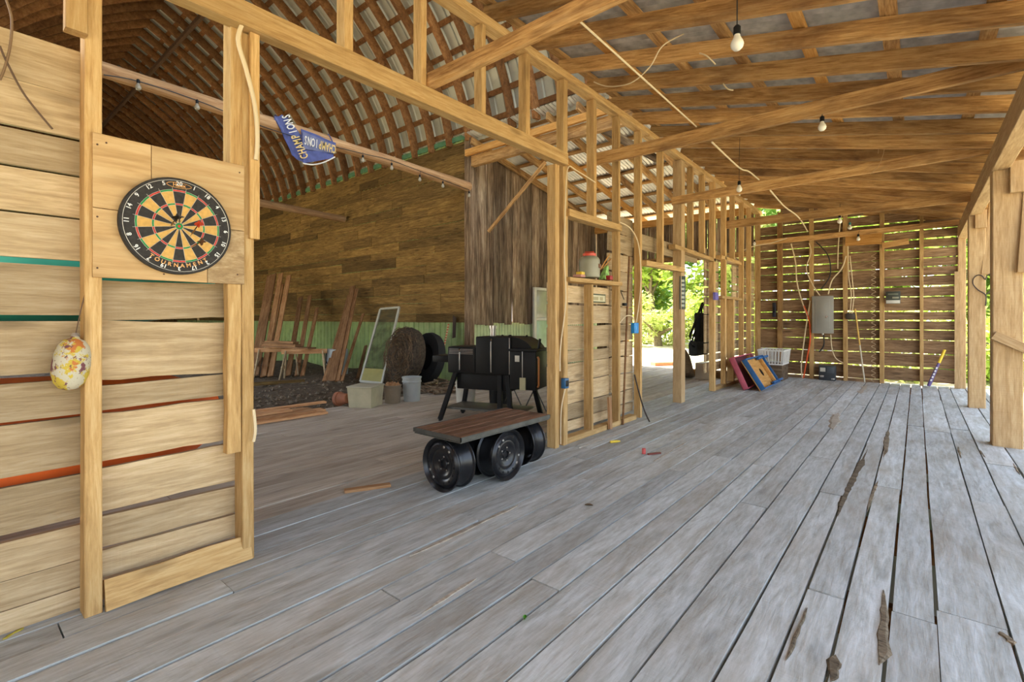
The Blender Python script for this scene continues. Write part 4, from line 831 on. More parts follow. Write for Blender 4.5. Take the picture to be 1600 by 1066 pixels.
# ---- cloth banner over the tie pole
BN = empty('cloth_banner', M=T3(-6.65, 3.30, 3.92) @ WALLF, label='crumpled blue champions cloth banner hung from the tie pole', cat='banner')
def cloth(P, n, m, name, mat, rip, seed):
    """bilinear patch P = (bl, br, tr, tl) with folds"""
    P = [Vector(p) for p in P]; r = random.Random(seed); V = []; F = []; ph = r.uniform(0, 6)
    for j in range(m+1):
        for i in range(n+1):
            u, v = i/n, j/m; p = P[0]*(1-u)*(1-v)+P[1]*u*(1-v)+P[2]*u*v+P[3]*(1-u)*v
            p = p+Vector((0, 0, rip*(math.sin(u*9+v*3+ph)+0.6*math.sin(v*11-u*5)))); V.append(p)
    for j in range(m):
        for i in range(n): a = j*(n+1)+i; F.append((a, a+1, a+n+2, a+n+1))
    mb = MB(); b = len(V); mb.add(V+[v-Vector((0, 0, 0.004)) for v in V], F+[tuple(b+q for q in f[::-1]) for f in F], None, True); return mb.build(name, mat, BN)
M_CB = plain('blue_banner_cloth', (0.075, 0.09, 0.24), 0.8, 0, 0.25, 10); M_CW = plain('pale_banner_cloth', (0.14, 0.15, 0.25), 0.8, 0, 0.2, 10); M_GOLD = plain('gold_print', (0.72, 0.50, 0.16), 0.7); M_WPR = plain('white_print', (0.70, 0.66, 0.56), 0.7)
cloth([(-0.13, -0.42, 0.10), (0.08, -0.50, 0.10), (-0.18, 0.08, 0.10), (-0.36, 0.04, 0.10)], 8, 14, 'left_fold', M_CB, 0.012, 1)
cloth([(-0.36, 0.00, 0.085), (0.02, -0.47, 0.085), (0.02, -0.10, 0.085), (-0.25, 0.10, 0.085)], 8, 8, 'back_fold', plain('faded_blue_cloth', (0.10, 0.12, 0.26), 0.8), 0.01, 2)
cloth([(0.02, -0.50, 0.115), (0.48, -0.31, 0.115), (0.52, -0.08, 0.115), (0.0, -0.02, 0.115)], 14, 8, 'right_fold', M_CB, 0.008, 3)
cloth([(0.02, -0.30, 0.128), (0.50, -0.24, 0.128), (0.51, -0.12, 0.128), (0.01, -0.06, 0.128)], 14, 4, 'print_band', M_CW, 0.002, 4)
MB().tube([(-0.30, 0.03, 0.10), (-0.30, 0.10, 0.0), (-0.30, 0.02, -0.10), (-0.29, -0.08, 0.0), (-0.28, -0.05, 0.10)], 0.008, 6).build('tie_strap', M_CB, BN)
MB().tube([(0.48, -0.12, 0.12), (0.48, -0.02, 0.06), (0.48, 0.07, -0.02), (0.48, -0.05, -0.11), (0.48, -0.12, 0.0), (0.48, -0.13, 0.11)], 0.008, 6).build('tie_strap', M_CB, BN)
MB().tube(smooth_path([(0.02, -0.50, 0.12), (0.16, -0.485, 0.125), (0.32, -0.415, 0.125), (0.50, -0.29, 0.12)], 5), 0.010, 6).build('hem', M_WPR, BN)
for i, ch in enumerate('CHAMPIONS'):
    f = 1-i/8.0
    text('letter', ch, 0.19, M_GOLD if i < 5 else M_WPR, BN, T3(0.05+0.43*f, -0.17-0.01*f, 0.140) @ RZ(math.pi+math.radians(-4)) @ Matrix.Diagonal((0.38, 0.9, 1, 1)))
    t = i/8.0; text('letter', ch, 0.17, M_GOLD if i < 5 else M_WPR, BN, T3(0.035-0.25*t, -0.40+0.47*t, 0.135) @ RZ(math.radians(118)) @ Matrix.Diagonal((0.5, 1, 1, 1)))
# ---- hanging bulbs
M_CLEAR = plain('dusty_clear_bulb', (0.34, 0.30, 0.22), 0.15, 0, 0.1, 5)
def bulb(top, pos, r, label, mat_s=None, group=None, wire=0.003):
    t = empty('light_bulb', pos, 0, label, 'light bulb', group); L = top[2]-pos[2]
    MB().lathe([(0.0, -1.0*r), (0.5*r, -0.9*r), (0.87*r, -0.5*r), (r, 0.0), (0.87*r, 0.5*r), (0.55*r, 1.05*r), (0.42*r, 1.6*r)], 18).build('glass', M_CLEAR if group else M_BULB, t)
    MB().lathe([(0.44*r, 1.5*r), (0.55*r, 1.6*r), (0.55*r, 2.7*r), (0.30*r, 3.0*r), (0.0, 3.05*r)], 12).build('socket', mat_s or M_BLACK, t)
    MB().tube([(0, 0, 2.9*r), (0.01*r, 0, L*0.6), (top[0]-pos[0], top[1]-pos[1], L)], wire, 5).build('cord', M_CABLEB, t)
bulb((-0.72, 2.50, 3.34), (-0.70, 2.62, 2.665), 0.032, 'largest bare bulb hanging from a rafter near the viewer'); bulb((-0.62, 4.885, 3.06), (-0.62, 4.86, 2.90), 0.032, 'bare bulb just under the long diagonal tie beam')
bulb((-1.730, 6.600, 3.573), (-1.738, 6.600, 2.915), 0.036, 'bare bulb on a long cord near the stud wall'); bulb((-0.950, 9.400, 3.124), (-0.959, 9.400, 2.837), 0.036, 'bare bulb under the fourth tie beam near the end wall')
bulb((-0.980, 11.200, 3.212), (-0.980, 11.200, 2.993), 0.035, 'small bulb in a green socket above the last tie beam', plain('green_socket', (0.02, 0.16, 0.15), 0.5)); bulb((-0.879, 11.840, 3.021), (-0.895, 11.780, 2.838), 0.035, 'bulb in front of the orange plank on the end wall')
bulb((-2.750, 11.700, 2.963), (-2.763, 11.700, 2.922), 0.03, 'white bulb at the left end of the last tie beam')
SB = 'bulbs strung along the tie pole'
for (u, a, b, lb) in ((0, (-6.420, 1.443, 3.827), (-6.420, 1.443, 3.752), 'first strung bulb on the tie pole from the left'), (1, (-6.450, 2.008, 3.832), (-6.450, 2.008, 3.735), 'second strung bulb on the tie pole from the left'), (2, (-6.620, 4.326, 3.857), (-6.620, 4.326, 3.727), 'strung bulb just right of the banner'), (3, (-6.660, 4.895, 3.898), (-6.660, 4.895, 3.750), 'second strung bulb right of the banner'), (4, (-6.700, 5.534, 3.853), (-6.700, 5.519, 3.704), 'third strung bulb right of the banner'), (5, (-6.730, 6.086, 3.845), (-6.730, 6.086, 3.715), 'fourth strung bulb right of the banner'), (6, (-6.760, 6.801, 3.806), (-6.760, 6.801, 3.681), 'last strung bulb at the corner of the old barn wall')):
    bulb(a, b, 0.030, lb, None, SB, 0.004)
def cable(name, pts, r, mat, label, cat='cable', n=6):
    return MB().tube(smooth_path(pts, n), r, 6).thing(name, mat, label, cat)
cable('string_cable', [(-6.400, 1.151, 3.770), (-6.420, 1.443, 3.820), (-6.450, 2.008, 3.817), (-6.520, 2.979, 3.754), (-6.620, 4.326, 3.837), (-6.660, 4.895, 3.877), (-6.730, 6.086, 3.833), (-6.760, 6.801, 3.794)], 0.006, M_CABLEB, 'black wire strung along the tie pole in the barn')
# ================================================================== ON AND AT THE PARTITION
JG = empty('drink_jug', (-2.770, 4.657, 1.724), 0.4, 'grey ribbed water jug with a red lid on the wall shelf', 'jug')
jp = [(0.0, 0.0), (0.108, 0.0), (0.114, 0.012), (0.112, 0.03)]
for k in range(7): jp += [(0.115, 0.04+k*0.018), (0.112, 0.049+k*0.018)]
jp += [(0.115, 0.175), (0.112, 0.195), (0.095, 0.222), (0.07, 0.235), (0.0, 0.236)]
MB().lathe(jp, 28).build('jug_body', plain('grey_jug_plastic', (0.30, 0.28, 0.19), 0.5), JG); MB().lathe([(0.072, 0.234), (0.074, 0.262), (0.05, 0.275), (0, 0.277)], 20).build('lid', M_RED, JG)
MB().rbox(-0.05, 0.05, -0.012, 0.012, 0.27, 0.287, 0.005).build('lid_grip', M_RED, JG); MB().rbox(0.095, 0.125, -0.045, 0.045, 0.10, 0.145, 0.006).build('spigot_plate', plain('brown_plate', (0.22, 0.10, 0.05), 0.5), JG)
mb = MB(); mb.rbox(-0.05, 0.05, -0.045, 0.045, 0, 0.028, 0.004, T3(*(-2.740, 4.398, 1.709))); mb.thing('pink_box', plain('pink_card', (0.50, 0.24, 0.18), 0.7), 'flat pink box at the left of the wall shelf', 'box')
mb = MB(); mb.rbox(-0.035, 0.035, -0.033, 0.033, 0, 0.03, 0.004, T3(*(-2.740, 4.423, 1.710)) @ T3(0, 0, 0.0285)); mb.thing('yellow_tin', M_YEL, 'small yellow tin on top of the pink box', 'tin')
mb = MB(); a = Vector((-2.780, 5.003, 1.724)); mb.add([a+Vector(v) for v in ((-0.04, -0.06, 0), (0.04, -0.06, 0), (0.04, 0.05, 0), (-0.04, 0.05, 0), (-0.015, 0.03, 0.15), (0.015, 0.03, 0.15), (0.012, 0.08, 0.17), (-0.012, 0.08, 0.17))], [(3, 2, 1, 0), (4, 5, 6, 7), (0, 1, 5, 4), (1, 2, 6, 5), (2, 3, 7, 6), (3, 0, 4, 7)]); mb.thing('snack_bag', plain('green_white_bag', (0.25, 0.45, 0.12), 0.4, 0, 0.7, 26), 'green and white bag beside the jug on the shelf', 'bag')
mb = MB(); mb.rbox(-0.03, 0.03, -0.035, 0.035, 0, 0.05, 0.008, T3(*(-2.720, 5.014, 1.718))); mb.thing('red_tin', plain('dark_red', (0.35, 0.02, 0.02), 0.5), 'small red tin at the right end of the shelf', 'tin')
for k, (p0, p1, lb) in enumerate((((-2.800, 4.949, 1.839), (-2.860, 5.288, 2.063), 'pale stick poking up behind the jug'), ((-2.800, 5.008, 1.859), (-2.860, 5.320, 2.004), 'shorter pale stick behind the jug'))): MB().tube([p0, p1], 0.007, 6).thing('stick', W_ORANGE, lb, 'stick', 'sticks behind the jug')
SG = empty('sign_plate', M=T3(-2.815, 4.92, 1.505) @ WALLF, label='small cream and green sign plate on the siding below the shelf', cat='sign')
MB().rbox(-0.17, 0.17, -0.05, 0.05, 0, 0.006, 0.002).build('plate', plain('dark_green_plate', (0.05, 0.06, 0.02), 0.5), SG); MB().rbox(-0.15, 0.155, -0.036, 0.036, 0.006, 0.008, 0.001).build('cream_field', plain('cream_field', (0.58, 0.52, 0.32), 0.5), SG)
for x0, x1 in ((-0.12, 0.0), (0.03, 0.10)): MB().box(x0, x1, -0.022, 0.016, 0.008, 0.0086).build('print_block', plain('faded_print', (0.36, 0.30, 0.15), 0.6), SG)
def ebox(p, label, mat, w_=0.055, h=0.10, d=0.05):
    t = empty('electrical_box', p, 0, label, 'electrical box'); MB().rbox(-d/2, d/2, -w_/2, w_/2, -h/2, h/2, 0.004).build('box_body', mat, t); MB().rbox(d/2, d/2+0.004, -w_*0.35, w_*0.35, -h*0.3, h*0.3, 0.001).build('face_plate', M_BLACK if 'lower' in label else mat, t)
ebox((-2.695, 5.62, 1.155), 'blue outlet box on a cable beside the doorway stud', M_BLUE, 0.12, 0.13); ebox((-2.695, 4.06, 0.63), 'lower blue outlet box on the double post', plain('dark_blue_plastic', (0.02, 0.10, 0.22), 0.4), 0.07, 0.10); ebox((-2.70, 8.80, 1.66), 'purple outlet box on the far doorway stud', plain('purple_plastic', (0.16, 0.13, 0.42), 0.4), 0.16, 0.13)
cable('power_cable', [(-2.700, 4.661, 2.761), (-2.700, 4.272, 2.803), (-2.690, 4.113, 2.790), (-2.690, 4.067, 2.536), (-2.690, 4.044, 1.896), (-2.690, 4.067, 1.452), (-2.690, 3.976, 1.010), (-2.690, 3.965, 0.759)], 0.006, M_CABLE, 'cream cable running down the double post')
cable('power_cable', [(-2.695, 4.086, 0.621), (-2.690, 3.987, 0.380), (-2.690, 3.976, 0.042)], 0.006, M_CABLE, 'short cream cable at the foot of the double post')
cable('power_cable', [(-2.700, 5.225, 2.414), (-2.700, 5.509, 2.378), (-2.700, 5.723, 2.223), (-2.695, 5.786, 1.905), (-2.695, 5.767, 1.580), (-2.690, 5.647, 1.216)], 0.007, M_CABLE, 'cream cable looping down the doorway stud to the blue box')
cable('power_cable', [(-2.720, 5.264, 1.219), (-2.720, 5.430, 1.303), (-2.710, 5.582, 1.296), (-2.700, 5.632, 1.208)], 0.007, M_CABLE, 'short cream cable arching left of the blue box')
bar_o = bar('leaning_batten', (-2.76, 5.60, 2.05), (-2.70, 5.31, 0.005), 0.03, 0.012, (1, 0, 0), W_RIB, None, seg=3); tag(bar_o, 'thin dark batten leaning between the studs left of the doorway', 'batten')
tag(bar('short_board', (-2.70, 5.0, 0.005), (-2.745, 5.06, 0.36), 0.09, 0.025, (1, 0.2, 0), W_LUMBER, None, seg=2, wob=0.03), 'short offcut board leaning between the studs on the floor', 'board')
cable('steel_rod', [(-2.69, 5.60, 0.58), (-2.64, 5.61, 0.38), (-2.57, 5.62, 0.15), (-2.507, 5.632, 0.012)], 0.010, plain('dark_iron', (0.05, 0.035, 0.025), 0.6, 0.5), 'curved iron rod leaning on the doorway stud', 'rod')
MB().tube([(-2.770, 5.328, 1.674), (-2.760, 5.458, 1.507)], 0.005, 6).lathe([(0.028, 0), (0.032, 0.01), (0.03, 0.035), (0.0, 0.036)], 12, T3(*(-2.760, 5.475, 1.429))).thing('hanging_tackle', M_BLACK, 'small black tackle hanging from the stud by the shelf', 'tackle')
# cables at the near top left
cable('thick_cable', [(-2.680, 1.050, 2.830), (-2.680, 1.019, 2.710), (-2.680, 1.060, 2.568), (-2.680, 1.101, 2.399), (-2.680, 1.114, 2.234), (-2.685, 1.109, 2.116)], 0.011, M_CABLE, 'thick cream cable running down the front of the near post')
cable('thick_cable', [(-2.690, 1.099, 0.797), (-2.680, 1.104, 0.696), (-2.690, 1.099, 0.628)], 0.008, M_CABLE, 'cream cable loop low on the near post')
cable('twine', [(-2.760, 0.198, 2.535), (-2.780, 0.214, 2.474), (-2.790, 0.211, 2.374), (-2.790, 0.196, 2.279), (-2.790, 0.182, 2.223)], 0.0045, plain('brown_wire', (0.20, 0.12, 0.06), 0.7), 'loose brown wire looping on the near siding', 'wire')
cable('twine', [(-2.790, 0.182, 2.357), (-2.790, 0.204, 2.294), (-2.790, 0.254, 2.184), (-2.800, 0.336, 2.076)], 0.004, plain('dark_brown_wire', (0.12, 0.07, 0.04), 0.7), 'loose dark wire slanting down the near siding', 'wire')
# vertical painted strip on the doorway post
PS = empty('post_sign', M=T3(-2.745, 7.225, 1.66) @ RZ(math.radians(62)) @ RX(math.pi/2), label='narrow dark vertical sign strip on the doorway post', cat='sign')
MB().rbox(0.0, 0.11, -0.25, 0.25, 0.0, 0.012, 0.002).build('strip', plain('dark_green_strip', (0.025, 0.035, 0.02), 0.5), PS)
for k in range(7): MB().box(0.03, 0.085, -0.21+k*0.062, -0.21+k*0.062+0.035, 0.012, 0.0128).build('print_mark', plain('pale_mark', (0.36, 0.38, 0.30), 0.6), PS)
# things left on the floor
mb = MB(); mb.lathe([(0.0, 0.0), (0.013, 0.001), (0.013, 0.085), (0.009, 0.09), (0.009, 0.11), (0, 0.111)], 12, T3(-2.41, 4.46, 0.014) @ RZ(math.radians(55)) @ RY(math.pi/2)); mb.thing('yellow_marker', M_YEL, 'yellow marker lying on the planks near the partition', 'marker')
mb = MB(); mb.lathe([(0.018, 0), (0.018, 0.05), (0, 0.052)], 10, T3(-1.98, 4.32, 0.0)); mb.thing('bottle_top', plain('faded_red', (0.62, 0.10, 0.09), 0.5), 'faded red cap standing on the planks', 'bottle top')
mb = MB(); mb.beam((-1.93, 4.30, 0.008), (-1.86, 4.42, 0.008), 0.025, 0.012); mb.thing('red_shard', plain('dark_red_shard', (0.16, 0.03, 0.02), 0.6), 'dark red shard lying beside the red cap', 'shard')
def leafthing(p, s, mat, label, rz_):
    V = []; F = []; n = 6
    for i in range(n+1):
        f = i/n; wd = s*0.5*math.sin(math.pi*f)**0.8; V += [(-wd, (f-0.5)*2*s, 0.010+0.3*wd), (0, (f-0.5)*2*s, 0.004+0.25*s*(f-0.5)**2), (wd, (f-0.5)*2*s, 0.010+0.3*wd)]
    for i in range(n): F += [(3*i, 3*i+1, 3*i+4, 3*i+3), (3*i+1, 3*i+2, 3*i+5, 3*i+4)]
    mb = MB(); mb.add(V, F, T3(*p) @ RZ(rz_), True); mb.thing('fallen_leaf', mat, label, 'leaf')
leafthing((-1.28, 1.622, 0), 0.017, plain('fresh_green_leaf', (0.10, 0.32, 0.03), 0.5), 'fresh green leaf lying on the near planks', 0.6); leafthing((-1.716, 2.877, 0), 0.028, plain('dry_leaf', (0.16, 0.10, 0.05), 0.8), 'curled dry leaf on the planks beyond the green one', 2.0)
tag(bar('board_offcut', (-3.22, 1.95, 0.012), (-3.08, 2.25, 0.012), 0.05, 0.02, (0, 0, 1), W_LUMBER, None, seg=2, wob=0.1), 'reddish offcut board lying on the planks left of the wheel table', 'board')
# ================================================================== FAR END
def cornhole(o, tilt, cf, ci, label, legs=True):
    t = empty('cornhole_board', M=T3(*o) @ RZ(math.pi/2) @ RX(math.radians(90-tilt)), label=label, cat='game board', group='cornhole boards leaning at the stud wall')
    # local x along the floor edge, y up the board, z = towards the stud wall (negative z faces the room)
    W_, L_ = 0.60, 1.22
    MB().box(0, L_, 0, W_, 0.0, 0.015).build('deck', ci, t)
    for nm, a in (('side_rail', (0, L_, 0, 0.02, 0.015, 0.10)), ('side_rail', (0, L_, W_-0.02, W_, 0.015, 0.10)), ('end_rail', (0, 0.02, 0.02, W_-0.02, 0.015, 0.10)), ('end_rail', (L_-0.02, L_, 0.02, W_-0.02, 0.015, 0.10))): MB().rbox(*a, 0.003).build(nm, cf, t)
    MB().lathe([(0.0, 0.0164), (0.076, 0.0164)], 20, T3(L_*0.62, W_*0.5, 0)).build('hole', M_BLACK, t)
    MB().rbox(L_*0.86, L_*0.9, 0.03, W_-0.03, 0.0155, 0.08, 0.003).build('cross_brace', W_ORANGE, t)
    if legs:
        for y in (0.025, W_-0.065): MB().rbox(L_*0.7, L_+0.42, y, y+0.04, 0.04, 0.085, 0.004).build('folding_leg', cf, t)
    return t
M_CBL = plain('blue_board_paint', (0.02, 0.11, 0.28), 0.5, 0, 0.2); M_CPK = plain('pink_board_paint', (0.50, 0.10, 0.14), 0.55, 0, 0.2); M_CMR = plain('maroon_board_paint', (0.22, 0.04, 0.05), 0.55, 0, 0.2)
cornhole((-2.10, 9.27, 0.0), 32, M_CBL, W_ORANGE, 'blue framed cornhole board with raw wood back')
cornhole((-2.36, 9.20, 0.0), 24, M_CPK, M_CMR, 'pink framed cornhole board behind the blue one', False)
LBk = empty('laundry_basket', (-2.30, 11.35, 0), 0, 'white slotted laundry basket behind the cornhole boards', 'basket')
mb = MB(); MB().box(-0.2, 0.2, -0.3, 0.3, 0.0, 0.32).build('crate_base', W_VERT, LBk)
for (hx, hy, z, h) in ((0.21, 0.32, 0.32, 0.03), (0.24, 0.36, 0.60, 0.03)):
    for s in (-1, 1): mb.box(s*hx-0.006, s*hx+0.006, -hy, hy, z, z+h); mb.box(-hx, hx, s*hy-0.006, s*hy+0.006, z, z+h)
mb.build('rim', M_WHITE, LBk)
for s in (-1, 1):
    for k in range(13):
        y = -0.31+k*0.0517; MB().beam((s*0.212, y, 0.34), (s*0.238, y*1.1, 0.61), 0.02, 0.005, (1, 0, 0)).build('slat', M_WHITE, LBk)
    for k in range(8):
        x = -0.19+k*0.054; MB().beam((x, s*0.322, 0.34), (x*1.12, s*0.358, 0.61), 0.02, 0.005, (0, 1, 0)).build('slat', M_WHITE, LBk)
# breaker panel and what hangs on the end wall
BP = empty('breaker_panel', (-1.505, 11.94, 0.96), 0, 'grey electrical breaker panel on the end wall', 'breaker panel')
MB().rbox(-0.187, 0.187, -0.10, 0.0, 0.0, 0.775, 0.008).build('enclosure', M_GREY, BP); dd = MB().rbox(-0.13, 0.13, -0.108, -0.10, 0.10, 0.70, 0.004).build('door', M_GREY, BP)
MB().rbox(-0.085, 0.085, -0.111, -0.108, 0.16, 0.66, 0.002).build('embossed_panel', M_GREY, dd); MB().lathe([(0.028, 0), (0.024, 0.012), (0.0, 0.014)], 14, T3(0.075, -0.108, 0.34) @ RX(math.pi/2)).build('latch', M_CHROME, dd)
MB().lathe([(0.02, 0), (0.02, 0.04), (0, 0.041)], 10, T3(0.0, -0.05, -0.04)).build('conduit_stub', M_STEEL, BP)
def devbox(nm, x0, x1, z0, z1, d, mat, label, cat, fr_):
    t = empty(nm, ((x0+x1)/2, 11.945, z0), 0, label, cat); hw = (x1-x0)/2; h = z1-z0
    MB().rbox(-hw, hw, -d, 0, 0, h, 0.006).build('case', mat, t)
    for (a0, a1, b0, b1, mt) in fr_: MB().rbox(-hw+2*hw*a0, -hw+2*hw*a1, -d-0.004, -d, h*b0, h*b1, 0.0015).build('face_panel', mt, t)
devbox('battery_charger', -1.565, -1.275, 0.0, 0.30, 0.14, plain('charcoal_case', (0.035, 0.04, 0.045), 0.5), 'dark battery charger on the floor below the breaker panel', 'charger', ((0.08, 0.40, 0.58, 0.85, M_DIRTYW), (0.5, 0.9, 0.5, 0.9, plain('slate_face', (0.07, 0.08, 0.09), 0.5)), (0.08, 0.3, 0.2, 0.32, M_STEEL), (0.75, 0.95, 0.06, 0.16, M_STEEL)))
devbox('control_unit', -0.465, -0.245, 1.555, 1.79, 0.09, plain('olive_black_case', (0.04, 0.045, 0.03), 0.5), 'black and white fence charger box on a far stud', 'charger', ((0.02, 0.98, 0.02, 0.28, M_DIRTYW), (0.15, 0.85, 0.72, 0.84, plain('faint_label', (0.14, 0.15, 0.10), 0.5)), (0.45, 0.9, 0.42, 0.56, plain('faint_label_two', (0.28, 0.27, 0.18), 0.5))))
devbox('junction_box', -1.11, -0.955, 1.255, 1.375, 0.07, plain('brown_black_box', (0.05, 0.035, 0.025), 0.5), 'small dark junction box hanging beside the yellow stick', 'junction box', ((0.1, 0.9, 0.1, 0.9, plain('box_lid', (0.06, 0.045, 0.03), 0.5)),))
devbox('switch_box', -2.45, -2.385, 1.30, 1.62, 0.05, plain('navy_box', (0.012, 0.015, 0.03), 0.5), 'narrow dark box on the left stud of the end wall', 'switch', ((0.2, 0.8, 0.3, 0.7, M_BLACK),))
t = empty('yellow_stick', M=frame((-0.794, 11.800, 0.020), (-0.958, 11.920, 1.460), (0, -1, 0)), label='thin yellow handled stick leaning on the end wall', cat='stick'); L = 1.46
MB().tube([(-L/2, 0, 0), (0.0, 0, 0)], 0.013, 8).build('lower_shaft', plain('pale_shaft', (0.55, 0.48, 0.34), 0.5), t); MB().tube([(0.0, 0, 0), (L/2, 0, 0)], 0.014, 8).build('upper_shaft', plain('ochre_shaft', (0.60, 0.36, 0.07), 0.5), t)
t = empty('purple_bat', M=frame((0.16, 11.80, 0.02), (0.39, 11.92, 0.70), (0, -1, 0)), label='purple and white bat with a yellow grip leaning on the end wall', cat='bat'); L = 0.72
MB().tube([(-L/2, 0, 0), (-L/2+0.05, 0, 0), (0.10, 0, 0)], [0.026, 0.03, 0.022], 10).build('barrel', plain('purple_paint', (0.12, 0.08, 0.22), 0.5), t); MB().tube([(0.10, 0, 0), (L/2, 0, 0)], [0.024, 0.022], 10).build('grip', M_YEL, t)
for k in range(5): MB().box(-0.26+k*0.06, -0.225+k*0.06, -0.012, 0.012, 0.024, 0.030).build('print_mark', M_WHITE, t)
coil = [(-0.66+0.035*math.cos(i*0.9), 11.93+0.02*math.sin(i*0.9), 2.55-i*0.0135) for i in range(188)]
MB().tube(coil, 0.006, 5).thing('spiral_cord', plain('tan_cord', (0.45, 0.32, 0.18), 0.6), 'coiled tan cord hanging down the end wall', 'cord')
cable('power_cable', [(-2.087, 11.900, 2.880), (-2.003, 11.900, 2.473), (-1.979, 11.900, 2.061), (-1.895, 11.900, 1.675), (-1.778, 11.900, 1.307)], 0.012, M_CABLE, 'cream cable bowing down the left of the end wall')
cable('power_cable', [(-1.731, 11.900, 1.644), (-1.824, 11.900, 0.968), (-1.895, 11.900, 0.285), (-1.868, 11.880, -0.011)], 0.012, M_CABLE, 'cream cable reaching the floor left of the breaker panel')
cable('extension_cable', [(-1.848, 11.900, 1.538), (-1.754, 11.900, 1.239), (-1.731, 11.900, 0.835), (-1.789, 11.900, 0.427), (-1.857, 11.880, -0.023)], 0.014, plain('orange_cord_rubber', (0.75, 0.10, 0.02), 0.5), 'orange extension cord hanging left of the breaker panel', 'cord')
cable('power_cable', [(-1.754, 11.900, 2.860), (-1.719, 11.900, 2.655), (-1.801, 11.900, 2.323), (-1.685, 11.900, 1.979), (-1.558, 11.900, 1.747)], 0.010, M_CABLE, 'cream cable winding into the top of the breaker panel')
cable('power_cable', [(-1.106, 11.900, 2.537), (-1.181, 11.900, 2.283), (-1.345, 11.900, 2.057), (-1.412, 11.900, 1.769)], 0.012, M_CABLE, 'cream cable bending into the right of the breaker panel')
cable('power_cable', [(-1.151, 11.700, 3.571), (-1.235, 11.900, 2.809), (-1.246, 11.900, 2.287)], 0.010, M_CABLE, 'cream cable dropping from the last tie beam')
cable('black_cable', [(-1.627, 11.900, 2.875), (-1.412, 11.900, 2.562), (-1.379, 11.900, 2.164), (-1.536, 11.900, 1.880)], 0.011, M_CABLEB, 'black cable curving above the breaker panel')
cable('power_cable', [(-1.073, 11.900, 2.729), (-1.063, 11.900, 2.146), (-1.020, 11.900, 1.757), (-1.040, 11.880, 1.370)], 0.008, M_CABLE, 'cream cord dropping to the junction box')
cable('power_cable', [(-1.041, 11.900, 2.532), (-0.999, 11.900, 2.014), (-0.978, 11.900, 1.691), (-1.008, 11.880, 1.370)], 0.008, M_CABLE, 'second cream cord dropping to the junction box')
cable('black_cable', [(-1.488, 11.880, 0.935), (-1.488, 11.880, 0.710), (-1.570, 11.900, 0.572)], 0.013, M_CABLEB, 'black cable looping under the breaker panel')
cable('power_cable', [(-1.367, 11.900, 0.937), (-1.345, 11.900, 0.648), (-1.279, 11.900, 0.454), (-1.159, 11.900, 0.369)], 0.009, M_CABLE, 'cream cable swinging right below the breaker panel')
tag(bar('orange_plank', (-1.111, 11.840, 2.842), (-0.525, 11.840, 2.832), 0.24, 0.02, (0, -1, 0.25), W_ORANGE, None, seg=4, wob=0.03), 'bright orange plank fixed under the last tie beam', 'board')
tag(bar('short_rail', (-0.529, 11.930, 2.693), (-0.122, 11.930, 2.740), 0.11, 0.03, (0, -1, 0), W_RAFT, None), 'short brown rail beside the orange plank', 'board')
# ---- ceiling cables
cable('ceiling_cable', [(-1.483, 2.360, 2.978), (-1.663, 4.820, 3.156)], 0.007, M_CABLE, 'cream cable stretched from the first to the second tie beam')
cable('ceiling_cable', [(-1.567, 4.980, 3.028), (-1.685, 6.400, 3.134), (-1.650, 6.700, 3.149), (-1.594, 6.980, 3.094)], 0.009, M_CABLE, 'cream cable stretched from the second to the third tie beam')
cable('ceiling_cable', [(-1.501, 7.150, 2.979), (-1.606, 8.600, 3.038), (-1.502, 9.200, 2.939), (-1.718, 11.500, 3.045)], 0.010, M_CABLE, 'cream cable stretched from the third tie beam to the end wall')
cable('ceiling_cable', [(-2.360, 4.050, 3.524), (-2.183, 4.000, 3.409), (-1.911, 3.900, 3.318), (-1.714, 3.850, 3.372), (-1.582, 3.800, 3.479), (-1.503, 4.050, 3.660)], 0.0055, M_CABLE, 'cream cable curling under the near rafters')
cable('ceiling_cable', [(-2.885, 11.200, 2.724), (-2.679, 11.400, 2.837), (-2.389, 11.500, 2.876), (-2.088, 11.500, 2.953)], 0.010, M_CABLE, 'cream cable crossing the far left corner')
for u, lb in ((((-1.371, 4.050, 3.453), (-1.310, 4.050, 3.406), (-1.260, 4.100, 3.342)), 'short cream cable end by the near rafters'), (((-1.376, 4.700, 3.443), (-1.337, 4.700, 3.384), (-1.292, 4.720, 3.366)), 'short cream cable end by the middle rafters')): cable('ceiling_cable', u, 0.006, M_CABLE, lb)
cable('hanging_wire', [(-0.355, 7.200, 3.228), (-0.319, 7.200, 3.673), (-0.337, 7.200, 3.488), (-0.291, 7.100, 3.277), (-0.328, 7.000, 3.059), (-0.417, 7.000, 2.944)], 0.004, plain('tan_wire', (0.40, 0.25, 0.11), 0.7), 'thin tan wire dangling over the third tie beam', 'wire')
# heart of bent wire on the post
hp_ = [(0.739, 9.505, 1.45), (0.739, 9.505, 1.60), (0.66, 9.505, 1.68), (0.612, 9.505, 1.76), (0.615, 9.505, 1.84), (0.655, 9.505, 1.885), (0.70, 9.505, 1.875), (0.738, 9.505, 1.82), (0.752, 9.505, 1.87), (0.79, 9.505, 1.895), (0.83, 9.505, 1.86), (0.835, 9.505, 1.79), (0.80, 9.505, 1.69), (0.745, 9.505, 1.61)]
cable('wire_heart', hp_, 0.007, plain('dark_wire', (0.06, 0.04, 0.03), 0.6, 0.4), 'heart of bent dark wire on the second hewn post', 'ornament', 5)
